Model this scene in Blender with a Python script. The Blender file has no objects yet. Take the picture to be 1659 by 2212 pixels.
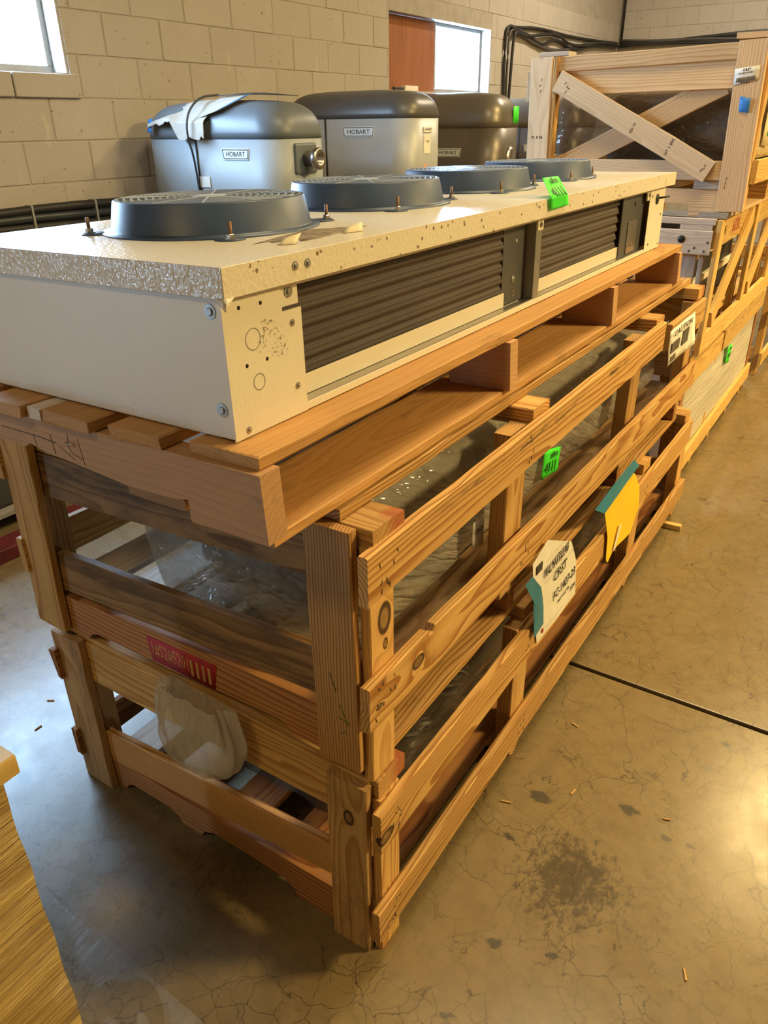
import bpy, bmesh, math, random
from mathutils import Vector, Matrix, noise
random.seed(7)
S = bpy.context.scene
COL = S.collection
R = math.radians

# ------------------------------------------------------------------ camera
def make_camera():
    y, p, r = R(33.3402), R(-27.3623), R(-0.6642)
    fw = Vector((-math.sin(y)*math.cos(p), math.cos(y)*math.cos(p), math.sin(p)))
    rt = Vector((math.cos(y), math.sin(y), 0)); up = rt.cross(fw)
    r2 = math.cos(r)*rt + math.sin(r)*up; u2 = -math.sin(r)*rt + math.cos(r)*up
    cd = bpy.data.cameras.new('camera'); cam = bpy.data.objects.new('camera', cd); COL.objects.link(cam)
    cd.sensor_fit = 'VERTICAL'; cd.sensor_height = 36.0; cd.lens = 1620.03/2212*36.0
    cd.clip_start = 0.02; cd.clip_end = 200
    m = Matrix((r2, u2, -fw)).transposed().to_4x4(); m.translation = (0.5524, -0.7699, 1.5045)
    cam.matrix_world = m
    S.camera = cam
make_camera()

# ------------------------------------------------------------------ world, lamps, exposure
W = bpy.data.worlds.new('sky'); S.world = W; W.use_nodes = True
bg = W.node_tree.nodes['Background']; bg.inputs[0].default_value = (0.46, 0.70, 1.0, 1); bg.inputs[1].default_value = 60.0
S.view_settings.view_transform = 'Standard'; S.view_settings.look = 'None'
S.view_settings.exposure = 0.15; S.view_settings.gamma = 1.0; S.view_settings.use_curve_mapping = False
try:
    S.cycles.use_denoising = True; S.cycles.max_bounces = 9; S.cycles.diffuse_bounces = 5
    S.cycles.glossy_bounces = 4; S.cycles.transparent_max_bounces = 16; S.cycles.sample_clamp_indirect = 6.0
except Exception: pass

def area(name, loc, rot, size, energy, col, portal=False, size_y=None):
    l = bpy.data.lights.new(name, 'AREA'); o = bpy.data.objects.new(name, l); COL.objects.link(o)
    o.location = loc; o.rotation_euler = rot
    l.energy = energy; l.color = col; l.size = size
    if size_y: l.shape = 'RECTANGLE'; l.size_y = size_y
    else: l.shape = 'DISK'
    if portal: l.cycles.is_portal = True
    return o
WARM = (1.0, 0.72, 0.29)
def lamp(name, x, y, z, e, col=WARM, d=0.45):
    area(name, (x, y, z), (0, 0, 0), d, e, col)
lamp('ceiling_lamp', 0.95, 5.2, 4.3, 150, WARM, 0.4)
lamp('ceiling_lamp', 4.3, 3.4, 4.0, 620, WARM, 1.1)
lamp('ceiling_lamp', 0.25, 1.45, 4.3, 78, (1.0, 0.80, 0.48), 1.0)
lamp('ceiling_lamp', -1.2, 8.2, 4.3, 160, (1.0, 0.84, 0.60))
lamp('ceiling_lamp', -0.5, -2.8, 4.3, 40, (1.0, 0.72, 0.34), 1.0)  # unseen fill lamp added behind the camera to warm the end faces
# daylight comes through the windows and the open roll-up door of the left wall (centre y, z, width, height)
WINDOWS = [(1.22, 2.04, 1.9, 0.56), (6.25, 2.04, 1.9, 0.56)]
DOOR = (-2.75, 0.95, 0.30, 1.9)
for wy, wz, ww, wh in WINDOWS + [DOOR]:
    area('daylight_opening', (-3.49, wy, wz), (0, R(-90), 0), wh, 1, (1, 1, 1), True, ww)

# ------------------------------------------------------------------ node helpers and materials
class NT:
    def __init__(s, name):
        s.m = bpy.data.materials.new(name); s.m.use_nodes = True
        s.t = s.m.node_tree; s.t.nodes.clear()
        s.out = s.n('ShaderNodeOutputMaterial')
    def n(s, typ, **kw):
        nd = s.t.nodes.new(typ)
        for k, v in kw.items(): setattr(nd, k, v)
        return nd
    def l(s, a, b): s.t.links.new(a, b)
    def set(s, sock, v):
        if hasattr(v, 'is_linked'): s.l(v, sock)
        else: sock.default_value = v
    def math(s, op, a, b=None, c=None, clamp=False):
        nd = s.n('ShaderNodeMath', operation=op, use_clamp=clamp)
        s.set(nd.inputs[0], a)
        if b is not None: s.set(nd.inputs[1], b)
        if c is not None: s.set(nd.inputs[2], c)
        return nd.outputs[0]
    def vmul(s, v, k):
        nd = s.n('ShaderNodeVectorMath', operation='MULTIPLY'); s.set(nd.inputs[0], v); s.set(nd.inputs[1], k); return nd.outputs[0]
    def vadd(s, v, k):
        nd = s.n('ShaderNodeVectorMath', operation='ADD'); s.set(nd.inputs[0], v); s.set(nd.inputs[1], k); return nd.outputs[0]
    def noise(s, v, scale, detail=3, rough=0.55, out=0):
        nd = s.n('ShaderNodeTexNoise'); s.l(v, nd.inputs['Vector']); nd.inputs['Scale'].default_value = scale
        nd.inputs['Detail'].default_value = detail; nd.inputs['Roughness'].default_value = rough; return nd.outputs[out]
    def ramp(s, f, pts):
        nd = s.n('ShaderNodeValToRGB'); s.l(f, nd.inputs[0]); e = nd.color_ramp.elements
        while len(e) < len(pts): e.new(0.5)
        for el, (p, c) in zip(e, pts):
            el.position = p; el.color = (c, c, c, 1) if isinstance(c, (int, float)) else (*c, 1)
        return nd.outputs[0]
    def mix(s, f, a, b, blend='MIX'):
        nd = s.n('ShaderNodeMix', data_type='RGBA', blend_type=blend)
        s.set(nd.inputs[0], f)
        for sock, v in ((nd.inputs[6], a), (nd.inputs[7], b)):
            if isinstance(v, tuple) and len(v) == 3: v = (*v, 1)
            s.set(sock, v)
        return nd.outputs[2]
    def bsdf(s, **kw):
        b = s.n('ShaderNodeBsdfPrincipled')
        for k, v in kw.items():
            k = k.replace('_', ' ')
            if isinstance(v, tuple) and len(v) == 3: v = (*v, 1)
            s.set(b.inputs[k], v)
        return b
    def bump(s, h, strength=0.3, dist=0.01):
        nd = s.n('ShaderNodeBump'); s.l(h, nd.inputs['Height']); nd.inputs['Strength'].default_value = strength
        nd.inputs['Distance'].default_value = dist; return nd.outputs[0]
    def done(s, b): s.l(b.outputs[0], s.out.inputs[0]); return s.m

def plain(name, col, rough=0.5, metal=0.0, var=0.12, scale=8.0, bump=0.0, bscale=60.0):
    t = NT(name); co = t.n('ShaderNodeTexCoord').outputs['Object']
    f = t.noise(co, scale, 4)
    c = t.mix(t.ramp(f, [(0.3, 0.0), (0.7, 1.0)]), tuple(x*(1-var) for x in col), tuple(min(1, x*(1+var)) for x in col))
    b = t.bsdf(Base_Color=c, Roughness=rough, Metallic=metal)
    if bump: t.l(t.bump(t.noise(co, bscale, 3), bump, 0.002), b.inputs['Normal'])
    return t.done(b)

def wood(name, light, dark, freq=750.0, wob_k=1.0, off_k=1.0, dirt=0.0, dirtcol=(0.035, 0.03, 0.025), knots=(), smear=False, contrast=0.75, ends=None, rough=0.62, grey=0.0):
    """pine board: local X runs along the grain; each object gets its own cut of the log"""
    t = NT(name)
    co = t.n('ShaderNodeTexCoord').outputs['Object']
    rnd = t.n('ShaderNodeObjectInfo').outputs['Random']
    off = t.n('ShaderNodeCombineXYZ')
    t.l(t.math('MULTIPLY', rnd, 37.0), off.inputs[0]); t.l(t.math('MULTIPLY', rnd, 91.0), off.inputs[1]); t.l(t.math('MULTIPLY', rnd, 53.0), off.inputs[2])
    cs = t.vadd(co, off.outputs[0])
    sep = t.n('ShaderNodeSeparateXYZ'); t.l(co, sep.inputs[0])
    X, Y, Z = sep.outputs
    n1 = t.noise(t.vmul(cs, (1.3, 7, 7)), 1.0, 2, 0.5)
    n2 = t.noise(t.vmul(cs, (3.5, 22, 22)), 1.0, 2, 0.5)
    wob = t.math('ADD', t.math('MULTIPLY', t.math('SUBTRACT', n1, 0.5), 0.062*wob_k), t.math('MULTIPLY', t.math('SUBTRACT', n2, 0.5), 0.010))
    cy = t.math('ADD', Y, t.math('MULTIPLY', t.math('SUBTRACT', t.math('FRACT', t.math('MULTIPLY', rnd, 7.3)), 0.5), 0.09))
    cz = t.math('ADD', Z, t.math('ADD', 0.045, t.math('MULTIPLY', t.math('FRACT', t.math('MULTIPLY', rnd, 13.7)), 0.06)))
    if off_k != 1.0: cy = t.math('ADD', cy, off_k)
    r = t.math('SQRT', t.math('ADD', t.math('MULTIPLY', cy, cy), t.math('MULTIPLY', cz, cz)))
    r = t.math('ADD', r, wob)
    kdark = None
    for kx, ky, kz, kr in knots:
        dx = t.math('MULTIPLY', t.math('SUBTRACT', X, kx), 0.62); dy = t.math('SUBTRACT', Y, ky); dz = t.math('SUBTRACT', Z, kz)
        d = t.math('SQRT', t.math('ADD', t.math('ADD', t.math('MULTIPLY', dx, dx), t.math('MULTIPLY', dy, dy)), t.math('MULTIPLY', dz, dz)))
        g = t.math('POWER', 2.718, t.math('MULTIPLY', t.math('DIVIDE', d, kr*1.7), -1.0))
        r = t.math('ADD', r, t.math('MULTIPLY', g, kr*1.6))
        k = t.ramp(t.math('DIVIDE', d, kr*1.3), [(0.0, 0.55), (0.5, 0.62), (0.68, 1.0), (0.88, 1.0), (1.0, 0.0)])
        kdark = k if kdark is None else t.math('MAXIMUM', kdark, k)
    ring = t.math('FRACT', t.math('MULTIPLY', r, freq/6.2832))
    ringf = t.ramp(ring, [(0.0, 0.0), (0.55, 0.35), (0.86, 1.0), (0.95, 0.9), (1.0, 0.0)])
    fine = t.noise(t.vmul(cs, (9, 320, 320)), 1.0, 2, 0.6)
    broad = t.noise(t.vmul(cs, (1.1, 5, 5)), 1.0, 3, 0.6)
    f = t.math('ADD', t.math('MULTIPLY', ringf, contrast), t.math('MULTIPLY', t.math('SUBTRACT', fine, 0.5), 0.7), clamp=True)
    c = t.mix(f, light, dark)
    tone = t.math('ADD', 0.80, t.math('ADD', t.math('MULTIPLY', t.math('FRACT', t.math('MULTIPLY', rnd, 29.1)), 0.30), t.math('MULTIPLY', t.math('SUBTRACT', broad, 0.5), 0.5)))
    hs = t.n('ShaderNodeHueSaturation'); t.l(c, hs.inputs['Color']); t.l(tone, hs.inputs['Value']); c = hs.outputs[0]
    # scattered nail and staple marks and dust
    if dirt > 0:
        dn = t.noise(t.vmul(cs, (4.5, 16, 16)), 1.0, 6, 0.72)
        dm = t.ramp(dn, [(0.60-0.22*dirt, 0.0), (0.74-0.12*dirt, 1.0)])
        c = t.mix(t.math('MULTIPLY', dm, min(0.9, 0.45+dirt*0.4)), c, dirtcol)
    if smear:
        sm = t.ramp(t.math('ADD', t.noise(t.vmul(cs, (5.5, 34, 34)), 1.0, 6, 0.75), t.math('MULTIPLY', t.math('ABSOLUTE', t.math('SUBTRACT', Y, 0.022)), -7.0)), [(0.46, 0.0), (0.58, 0.85)])
        sm = t.math('MULTIPLY', sm, t.ramp(t.math('ABSOLUTE', t.math('ADD', X, 0.05)), [(0.35, 1.0), (0.62, 0.0)]))
        c = t.mix(sm, c, (0.03, 0.026, 0.022))
    if kdark is not None: c = t.mix(t.math('MULTIPLY', kdark, 0.93), c, (0.035, 0.016, 0.008))
    if grey: c = t.mix(grey, c, (0.42, 0.39, 0.35))
    if ends is not None:                                   # sprayed paint on the last centimetres
        m = t.ramp(t.math('ADD', t.math('SUBTRACT', t.math('ABSOLUTE', X), ends[0]), t.math('MULTIPLY', t.math('SUBTRACT', t.noise(co, 55, 4), 0.5), 0.03)), [(0.0, 0.0), (0.012, 1.0)])
        m = t.math('MULTIPLY', m, t.ramp(t.math('ADD', t.math('MULTIPLY', Y, ends[2]), t.math('MULTIPLY', t.noise(co, 70, 4), 0.02)), [(0.0, 0.0), (0.03, 0.62)]))
        c = t.mix(m, c, ends[1])
    b = t.bsdf(Base_Color=c, Roughness=rough)
    b.inputs['Specular IOR Level'].default_value = 0.3
    h = t.math('ADD', t.math('MULTIPLY', ringf, -0.6), t.math('MULTIPLY', fine, 0.9))
    t.l(t.bump(h, 0.35, 0.0015), b.inputs['Normal'])
    return t.done(b)

PINE_L, PINE_D = (0.66, 0.41, 0.145), (0.38, 0.17, 0.038)
M = {}
M['pine'] = wood('pine', PINE_L, PINE_D, 950, contrast=0.92)
M['pine_tight'] = wood('pine_tight', (0.63, 0.37, 0.13), (0.30, 0.12, 0.028), 1150, wob_k=0.25, off_k=0.16, contrast=1.0)
M['pine_stain'] = wood('pine_stain', (0.52, 0.33, 0.15), (0.31, 0.15, 0.05), 1000, dirt=0.35)
M['pine_mold'] = wood('pine_mold', (0.44, 0.25, 0.09), (0.22, 0.10, 0.03), 800, dirt=0.80, dirtcol=(0.055, 0.038, 0.022), contrast=0.9)
M['pine_red'] = wood('pine_red', (0.46, 0.22, 0.078), (0.22, 0.075, 0.02), 520, contrast=0.95)
M['pine_edge_dirt'] = wood('pine_edge_dirt', (0.66, 0.40, 0.14), (0.32, 0.135, 0.028), 850, wob_k=0.8, off_k=0.05, dirt=0.16, contrast=1.0)
M['pallet'] = wood('pallet', (0.50, 0.275, 0.095), (0.37, 0.17, 0.05), 800, dirt=0.16, contrast=0.40, dirtcol=(0.06, 0.035, 0.02))
M['pallet_front'] = wood('pallet_front', (0.55, 0.32, 0.155), (0.43, 0.225, 0.095), 520, contrast=0.40, dirt=0.06)
M['spruce'] = wood('spruce', (0.76, 0.54, 0.31), (0.52, 0.30, 0.125), 900, wob_k=0.5, off_k=0.08, contrast=0.7)
M['spruce_pale'] = wood('spruce_pale', (0.78, 0.60, 0.39), (0.58, 0.40, 0.215), 800, contrast=0.5)
M['wood_white'] = wood('wood_white', (0.60, 0.53, 0.45), (0.42, 0.34, 0.27), 600, contrast=0.5, dirt=0.08)
M['wood_yellow'] = wood('wood_yellow', (0.70, 0.47, 0.16), (0.48, 0.26, 0.07), 1000, contrast=0.7)
M['wood_grey'] = wood('wood_grey', (0.40, 0.36, 0.33), (0.22, 0.18, 0.15), 600, grey=0.3)
M['plywood'] = wood('plywood', (0.42, 0.17, 0.075), (0.27, 0.085, 0.035), 240, contrast=0.6, dirt=0.05)
M['end_red'] = wood('end_red', PINE_L, PINE_D, 900, ends=(0.420, (0.36, 0.06, 0.03), 1.0))
M['rail_knots'] = wood('rail_knots', (0.67, 0.41, 0.14), (0.34, 0.145, 0.03), 850, contrast=1.0, knots=((-0.945, 0.003, 0.01, 0.011), (-1.07, -0.006, 0.01, 0.005)))
M['post_knot'] = wood('post_knot', (0.68, 0.42, 0.15), (0.42, 0.19, 0.05), 800, contrast=0.6, knots=((0.092, -0.006, 0.01, 0.016), (0.040, -0.008, 0.01, 0.006)))
M['end_post_stain'] = wood('end_post_stain', (0.50, 0.32, 0.135), (0.29, 0.135, 0.04), 700, dirt=0.42, dirtcol=(0.06, 0.05, 0.03), knots=((0.14, -0.005, 0.01, 0.010),))

M['rail_hole'] = wood('rail_hole', (0.67, 0.41, 0.14), (0.34, 0.145, 0.03), 750, contrast=1.0, knots=((-1.122, -0.016, 0.01, 0.013),))
M['rail_smear'] = wood('rail_smear', (0.67, 0.405, 0.14), (0.33, 0.14, 0.03), 850, wob_k=0.5, off_k=0.05, smear=True, contrast=1.0)
# painted metal of the fan-coil unit
def paint(name, col, rough, strength, scale=150.0, spots=False):
    t = NT(name); co = t.n('ShaderNodeTexCoord').outputs['Object']
    h = t.noise(co, scale, 2, 0.5)
    f = t.noise(co, 6, 4)
    c = t.mix(f, tuple(x*0.93 for x in col), tuple(min(1, x*1.05) for x in col))
    if spots:
        v = t.n('ShaderNodeTexVoronoi'); t.l(co, v.inputs['Vector']); v.inputs['Scale'].default_value = 80
        s1 = t.ramp(v.outputs['Distance'], [(0.20, 1.0), (0.30, 0.0)])
        pick = t.math('GREATER_THAN', t.noise(t.vmul(co, (1, 1, 1)), 38, 2), 0.545)
        c = t.mix(t.math('MULTIPLY', t.math('MULTIPLY', s1, pick), 0.85), c, (0.13, 0.075, 0.03))
    b = t.bsdf(Base_Color=c, Roughness=rough)
    t.l(t.bump(h, strength, 0.004), b.inputs['Normal'])
    return t.done(b)
M['cream'] = paint('cream_paint', (0.80, 0.74, 0.60), 0.42, 0.10, 220)
M['cream_lid'] = paint('cream_lid_paint', (0.72, 0.67, 0.56), 0.24, 0.30, 170)
M['cream_wrinkle'] = paint('cream_wrinkle_paint', (0.76, 0.70, 0.56), 0.14, 0.75, 120)
M['cream_flange'] = paint('cream_flange_paint', (0.78, 0.71, 0.56), 0.30, 0.22, 150, True)
M['steel'] = plain('steel', (0.45, 0.43, 0.40), 0.32, 1.0)
M['steel_dark'] = plain('steel_dark', (0.115, 0.12, 0.125), 0.42, 0.4)
M['steel_grey'] = plain('steel_grey', (0.32, 0.32, 0.30), 0.42, 0.6)
M['black'] = plain('black_hole', (0.008, 0.008, 0.008), 0.8)
M['fan_plastic'] = plain('fan_plastic', (0.036, 0.060, 0.115), 0.42, 0.0, 0.25, 12)  # blue of the veiling glare is put into the plastic's base colour
M['grille'] = plain('grille_plastic', (0.36, 0.42, 0.50), 0.28, 0.0)  # pale grey-blue paints the sky's reflection onto black plastic rings
M['bolt'] = plain('bolt', (0.22, 0.13, 0.08), 0.5, 0.6)
def smudge_mat():
    t = NT('smudge'); co = t.n('ShaderNodeTexCoord').outputs['Object']
    n = t.noise(co, 260, 3, 0.6); e = t.noise(co, 45, 3, 0.6)
    b = t.bsdf(Base_Color=(0.10, 0.085, 0.06), Roughness=0.7, Alpha=t.math('MULTIPLY', t.ramp(n, [(0.55, 0.0), (0.66, 0.45)]), t.ramp(e, [(0.42, 0.0), (0.60, 1.0)])))
    return t.done(b)
def coil():
    t = NT('coil_fins'); co = t.n('ShaderNodeTexCoord').outputs['Object']
    w = t.n('ShaderNodeTexWave', wave_type='BANDS', bands_direction='Y'); t.l(co, w.inputs['Vector']); w.inputs['Scale'].default_value = 150
    f = t.noise(t.vmul(co, (1, 6, 40)), 1.0, 4)
    c = t.mix(f, (0.058, 0.045, 0.043), (0.125, 0.098, 0.090))
    c = t.mix(t.math('MULTIPLY', w.outputs['Fac'], 0.45), c, (0.03, 0.026, 0.024))
    b = t.bsdf(Base_Color=c, Roughness=0.5, Metallic=0.25)
    t.l(t.bump(w.outputs['Fac'], 0.5, 0.001), b.inputs['Normal'])
    return t.done(b)
M['coil'] = coil()

def concrete():
    t = NT('concrete_floor'); co = t.n('ShaderNodeNewGeometry').outputs['Position']
    a = t.noise(co, 1.6, 5, 0.6); b2 = t.noise(co, 22, 5, 0.65)
    c = t.mix(a, (0.172, 0.124, 0.056), (0.235, 0.170, 0.080))
    c = t.mix(t.ramp(b2, [(0.42, 0.0), (0.75, 0.55)]), c, (0.118, 0.086, 0.044))
    # crazing cracks
    nz = t.n('ShaderNodeTexNoise'); t.l(co, nz.inputs['Vector']); nz.inputs['Scale'].default_value = 14; nz.inputs['Detail'].default_value = 4
    wv = t.vadd(co, t.vmul(nz.outputs['Color'], (0.06, 0.06, 0.06)))
    cr = None
    for sc, wd, gate in ((9.0, 0.010, 0.44), (21.0, 0.018, 0.48), (3.6, 0.0028, 0.43)):
        v = t.n('ShaderNodeTexVoronoi', feature='DISTANCE_TO_EDGE'); t.l(wv, v.inputs['Vector']); v.inputs['Scale'].default_value = sc
        line = t.ramp(v.outputs['Distance'], [(0.0, 1.0), (wd, 0.0)])
        g = t.ramp(t.noise(co, sc*0.33, 3, 0.6), [(gate-0.03, 0.0), (gate+0.08, 1.0)])
        k = t.math('MULTIPLY', line, g); cr = k if cr is None else t.math('MAXIMUM', cr, k)
    c = t.mix(t.math('MULTIPLY', cr, 0.88), c, (0.030, 0.024, 0.016))
    # worn dark patch near the aisle and small scattered oil marks
    sp = t.n('ShaderNodeSeparateXYZ'); t.l(co, sp.inputs[0])
    dx = t.math('MULTIPLY', t.math('SUBTRACT', sp.outputs[0], 0.285), 1.0); dy = t.math('SUBTRACT', sp.outputs[1], 0.385)
    d = t.math('SQRT', t.math('ADD', t.math('MULTIPLY', dx, dx), t.math('MULTIPLY', dy, dy)))
    d = t.math('ADD', d, t.math('MULTIPLY', t.math('SUBTRACT', t.noise(co, 9, 4, 0.6), 0.5), 0.22))
    core = t.ramp(d, [(0.02, 1.0), (0.20, 0.0)])
    gr = t.noise(t.vmul(co, (1.0, 0.55, 1)), 62, 6, 0.78)
    st = t.math('MULTIPLY', t.ramp(t.math('ADD', t.math('MULTIPLY', core, 0.23), gr), [(0.60, 0.0), (0.70, 1.0)]), 0.72)
    c = t.mix(st, c, (0.045, 0.036, 0.024))
    for ox, oy, orr in ((0.135, 0.560, 0.026), (0.115, 0.412, 0.012), (0.432, 0.605, 0.010), (0.487, 0.610, 0.011), (-1.02, -0.102, 0.022), (0.335, 0.640, 0.020), (0.49, 1.00, 0.012), (0.317, 0.195, 0.010), (0.20, 0.155, 0.014), (-1.12, -0.05, 0.018)):
        ax_ = t.math('MULTIPLY', t.math('SUBTRACT', sp.outputs[0], ox), 0.75); ay_ = t.math('MULTIPLY', t.math('SUBTRACT', sp.outputs[1], oy), 1.3)
        od = t.math('SQRT', t.math('ADD', t.math('MULTIPLY', ax_, ax_), t.math('MULTIPLY', ay_, ay_)))
        od = t.math('ADD', od, t.math('MULTIPLY', t.math('SUBTRACT', t.noise(co, 40, 4, 0.65), 0.5), 0.045))
        om = t.ramp(t.math('DIVIDE', od, orr), [(0.75, 0.8), (0.98, 0.0)])
        c = t.mix(om, c, (0.040, 0.036, 0.028))
    oil = t.ramp(t.noise(t.vmul(co, (1.0, 1.6, 1)), 7.5, 3, 0.5), [(0.715, 0.0), (0.73, 0.75)])
    c = t.mix(oil, c, (0.05, 0.042, 0.032))
    rg = t.math('ADD', 0.16, t.math('MULTIPLY', t.noise(co, 9, 5, 0.7), 0.24))
    b = t.bsdf(Base_Color=c, Roughness=rg)
    b.inputs['Specular IOR Level'].default_value = 0.6
    h = b2
    t.l(t.bump(h, 0.10, 0.002), b.inputs['Normal'])
    return t.done(b)
M['concrete'] = concrete()
M['joint'] = plain('floor_joint', (0.02, 0.016, 0.012), 0.9)
def block_mat():
    t = NT('painted_block'); co = t.n('ShaderNodeNewGeometry').outputs['Position']
    rnd = t.n('ShaderNodeObjectInfo').outputs['Random']
    a = t.noise(co, 5, 5, 0.65); g = t.noise(co, 90, 4, 0.7)
    c = t.mix(a, (0.40, 0.365, 0.32), (0.49, 0.45, 0.395))
    c = t.mix(t.math('MULTIPLY', rnd, 0.35), c, (0.37, 0.335, 0.29))
    dr = t.ramp(t.noise(t.vmul(co, (14, 14, 3)), 1.0, 3), [(0.66, 0.0), (0.75, 0.55)])
    c = t.mix(dr, c, (0.56, 0.50, 0.40))
    pit = t.ramp(t.noise(co, 34, 2), [(0.70, 0.0), (0.74, 0.7)])
    c = t.mix(pit, c, (0.17, 0.13, 0.09))
    b = t.bsdf(Base_Color=c, Roughness=0.75)
    t.l(t.bump(t.math('SUBTRACT', g, pit), 0.6, 0.006), b.inputs['Normal'])
    return t.done(b)
M['block'] = block_mat()
M['mortar'] = plain('mortar', (0.37, 0.335, 0.285), 0.85, 0, 0.1, 12, 0.4, 80)
M['plaster'] = plain('plaster', (0.16, 0.14, 0.11), 0.85)
M['ceiling'] = plain('ceiling_board', (0.20, 0.18, 0.15), 0.85)

def film(name, col, alpha, rough=0.12, stretch=(3, 9, 9), strength=0.5, dist=0.02, emboss=1.0, turn=0.0):
    t = NT(name); co = t.n('ShaderNodeTexCoord').outputs['Object']
    if turn:
        mp = t.n('ShaderNodeMapping'); t.l(co, mp.inputs[0]); mp.inputs['Rotation'].default_value = (turn, 0, 0); co = mp.outputs[0]
    n = t.noise(t.vmul(co, stretch), 1.0, 3, 0.5)
    rid = t.math('POWER', t.math('ABSOLUTE', t.math('SUBTRACT', n, 0.5)), 0.55)
    n2 = t.noise(t.vmul(co, tuple(x*3.1 for x in stretch)), 1.0, 2, 0.5)
    rid2 = t.math('POWER', t.math('ABSOLUTE', t.math('SUBTRACT', n2, 0.5)), 0.6)
    al = t.math('ADD', alpha, t.math('MULTIPLY', t.math('SUBTRACT', n2, 0.5), 0.3), clamp=True)
    b = t.bsdf(Base_Color=col, Roughness=rough, Alpha=al)
    h = t.math('ADD', t.math('MULTIPLY', rid, emboss), t.math('MULTIPLY', rid2, 0.45))
    t.l(t.bump(h, strength, dist), b.inputs['Normal'])
    return t.done(b)
M['film'] = film('clear_film', (0.50, 0.46, 0.38), 0.46, 0.10, (7, 1.6, 13), 0.8, 0.02, turn=0.5)
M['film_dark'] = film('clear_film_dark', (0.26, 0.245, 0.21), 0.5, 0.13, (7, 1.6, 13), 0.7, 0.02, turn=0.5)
M['film_brown'] = film('brown_film', (0.17, 0.135, 0.105), 0.5, 0.14, (5, 5, 7), 0.6, 0.03)
M['brown_body'] = plain('brown_body', (0.035, 0.024, 0.018), 0.6)
M['bag'] = film('bag_film', (0.66, 0.62, 0.56), 0.50, 0.09, (22, 22, 7), 0.7, 0.010)
M['sheet'] = film('white_sheet', (0.62, 0.58, 0.49), 0.93, 0.40, (2, 1.2, 14), 0.4, 0.02)
M['tan_sheet'] = film('tan_sheet', (0.62, 0.50, 0.27), 0.97, 0.35, (3, 3, 9), 0.5, 0.02)
M['film_floor'] = film('floor_film', (0.55, 0.53, 0.50), 0.16, 0.25, (10, 3, 3), 0.3, 0.01)
M['coil_box'] = plain('galvanised', (0.20, 0.20, 0.19), 0.45, 0.5)
def goldwrap():
    t = NT('stretch_wrap'); co = t.n('ShaderNodeTexCoord').outputs['Object']
    n = t.noise(t.vmul(co, (20, 3, 150)), 1.0, 4, 0.62)
    n2 = t.noise(t.vmul(co, (12, 2.0, 30)), 1.0, 3, 0.55)
    c = t.mix(t.ramp(n2, [(0.35, 0.0), (0.65, 1.0)]), (0.42, 0.28, 0.085), (0.70, 0.50, 0.17))
    sp = t.n('ShaderNodeSeparateXYZ'); t.l(co, sp.inputs[0])
    low = t.ramp(t.math('ADD', sp.outputs[2], t.math('MULTIPLY', sp.outputs[1], 0.25)), [(0.30, 0.0), (0.33, 1.0)])
    b = t.bsdf(Base_Color=c, Roughness=t.math('SUBTRACT', 0.48, t.math('MULTIPLY', low, 0.22)))
    b.inputs['Coat Weight'].default_value = 1.0; b.inputs['Coat Roughness'].default_value = 0.13
    t.l(t.bump(t.math('MULTIPLY', t.math('ADD', n, n2), low), 1.0, 0.012), b.inputs['Normal'])
    t.l(t.bump(t.math('MULTIPLY', t.math('ADD', n, n2), low), 1.0, 0.012), b.inputs['Coat Normal'])
    return t.done(b)
M['goldwrap'] = goldwrap()
M['green'] = plain('fluorescent_green', (0.045, 0.80, 0.03), 0.55, 0, 0.04)
M['green_dark'] = plain('fluorescent_green_fold', (0.03, 0.60, 0.03), 0.55, 0, 0.04)
M['ink'] = plain('marker_ink', (0.012, 0.012, 0.012), 0.6)
M['ink_grey'] = plain('stamp_ink', (0.10, 0.085, 0.07), 0.7)
M['red_ink'] = plain('red_ink', (0.45, 0.03, 0.03), 0.6)
M['paper'] = plain('paper', (0.80, 0.77, 0.68), 0.7, 0, 0.05, 20)
M['paper_tan'] = plain('tan_paper', (0.70, 0.60, 0.38), 0.7)
M['yellow'] = plain('yellow_paper', (0.90, 0.60, 0.012), 0.6, 0, 0.05)
M['teal'] = plain('teal_tape', (0.012, 0.19, 0.30), 0.35, 0, 0.1, 30)
M['blue_tape'] = plain('blue_tape', (0.03, 0.22, 0.62), 0.5)
M['orange'] = plain('orange_sticker', (0.85, 0.22, 0.05), 0.5)
M['card'] = plain('cardboard', (0.50, 0.45, 0.38), 0.8, 0, 0.1, 15, 0.3, 60)
M['mixer_a'] = plain('enamel_glare_tinted', (0.33, 0.365, 0.385), 0.50, 0.0, 0.06, 5)  # grey enamel with the blue tint of the glare mixed into its colour
M['mixer_a_top'] = plain('enamel_dark_top', (0.13, 0.15, 0.17), 0.42, 0.0, 0.06, 5)
M['mixer_b'] = plain('enamel_silver', (0.42, 0.44, 0.45), 0.45, 0.1, 0.06, 5)
M['mixer_b_top'] = plain('enamel_graphite', (0.10, 0.095, 0.09), 0.40, 0.15, 0.06, 5)
M['mixer_c'] = plain('enamel_charcoal', (0.13, 0.115, 0.10), 0.38, 0.35, 0.10, 5)
M['mixer_c_top'] = plain('enamel_bronze_grey', (0.17, 0.15, 0.125), 0.36, 0.35, 0.08, 5)
M['badge'] = plain('badge_plate', (0.80, 0.82, 0.80), 0.4, 0.0)
M['rubber'] = plain('rubber', (0.016, 0.015, 0.015), 0.55)
M['cable_grey'] = plain('cable_grey', (0.07, 0.065, 0.06), 0.5)
M['strap'] = plain('strap_band', (0.03, 0.035, 0.045), 0.4)
M['frame_grey'] = plain('window_steel', (0.36, 0.36, 0.34), 0.45, 0.4)
M['red_paint'] = plain('dark_red_paint', (0.12, 0.015, 0.02), 0.5, 0, 0.3, 10)
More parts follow.
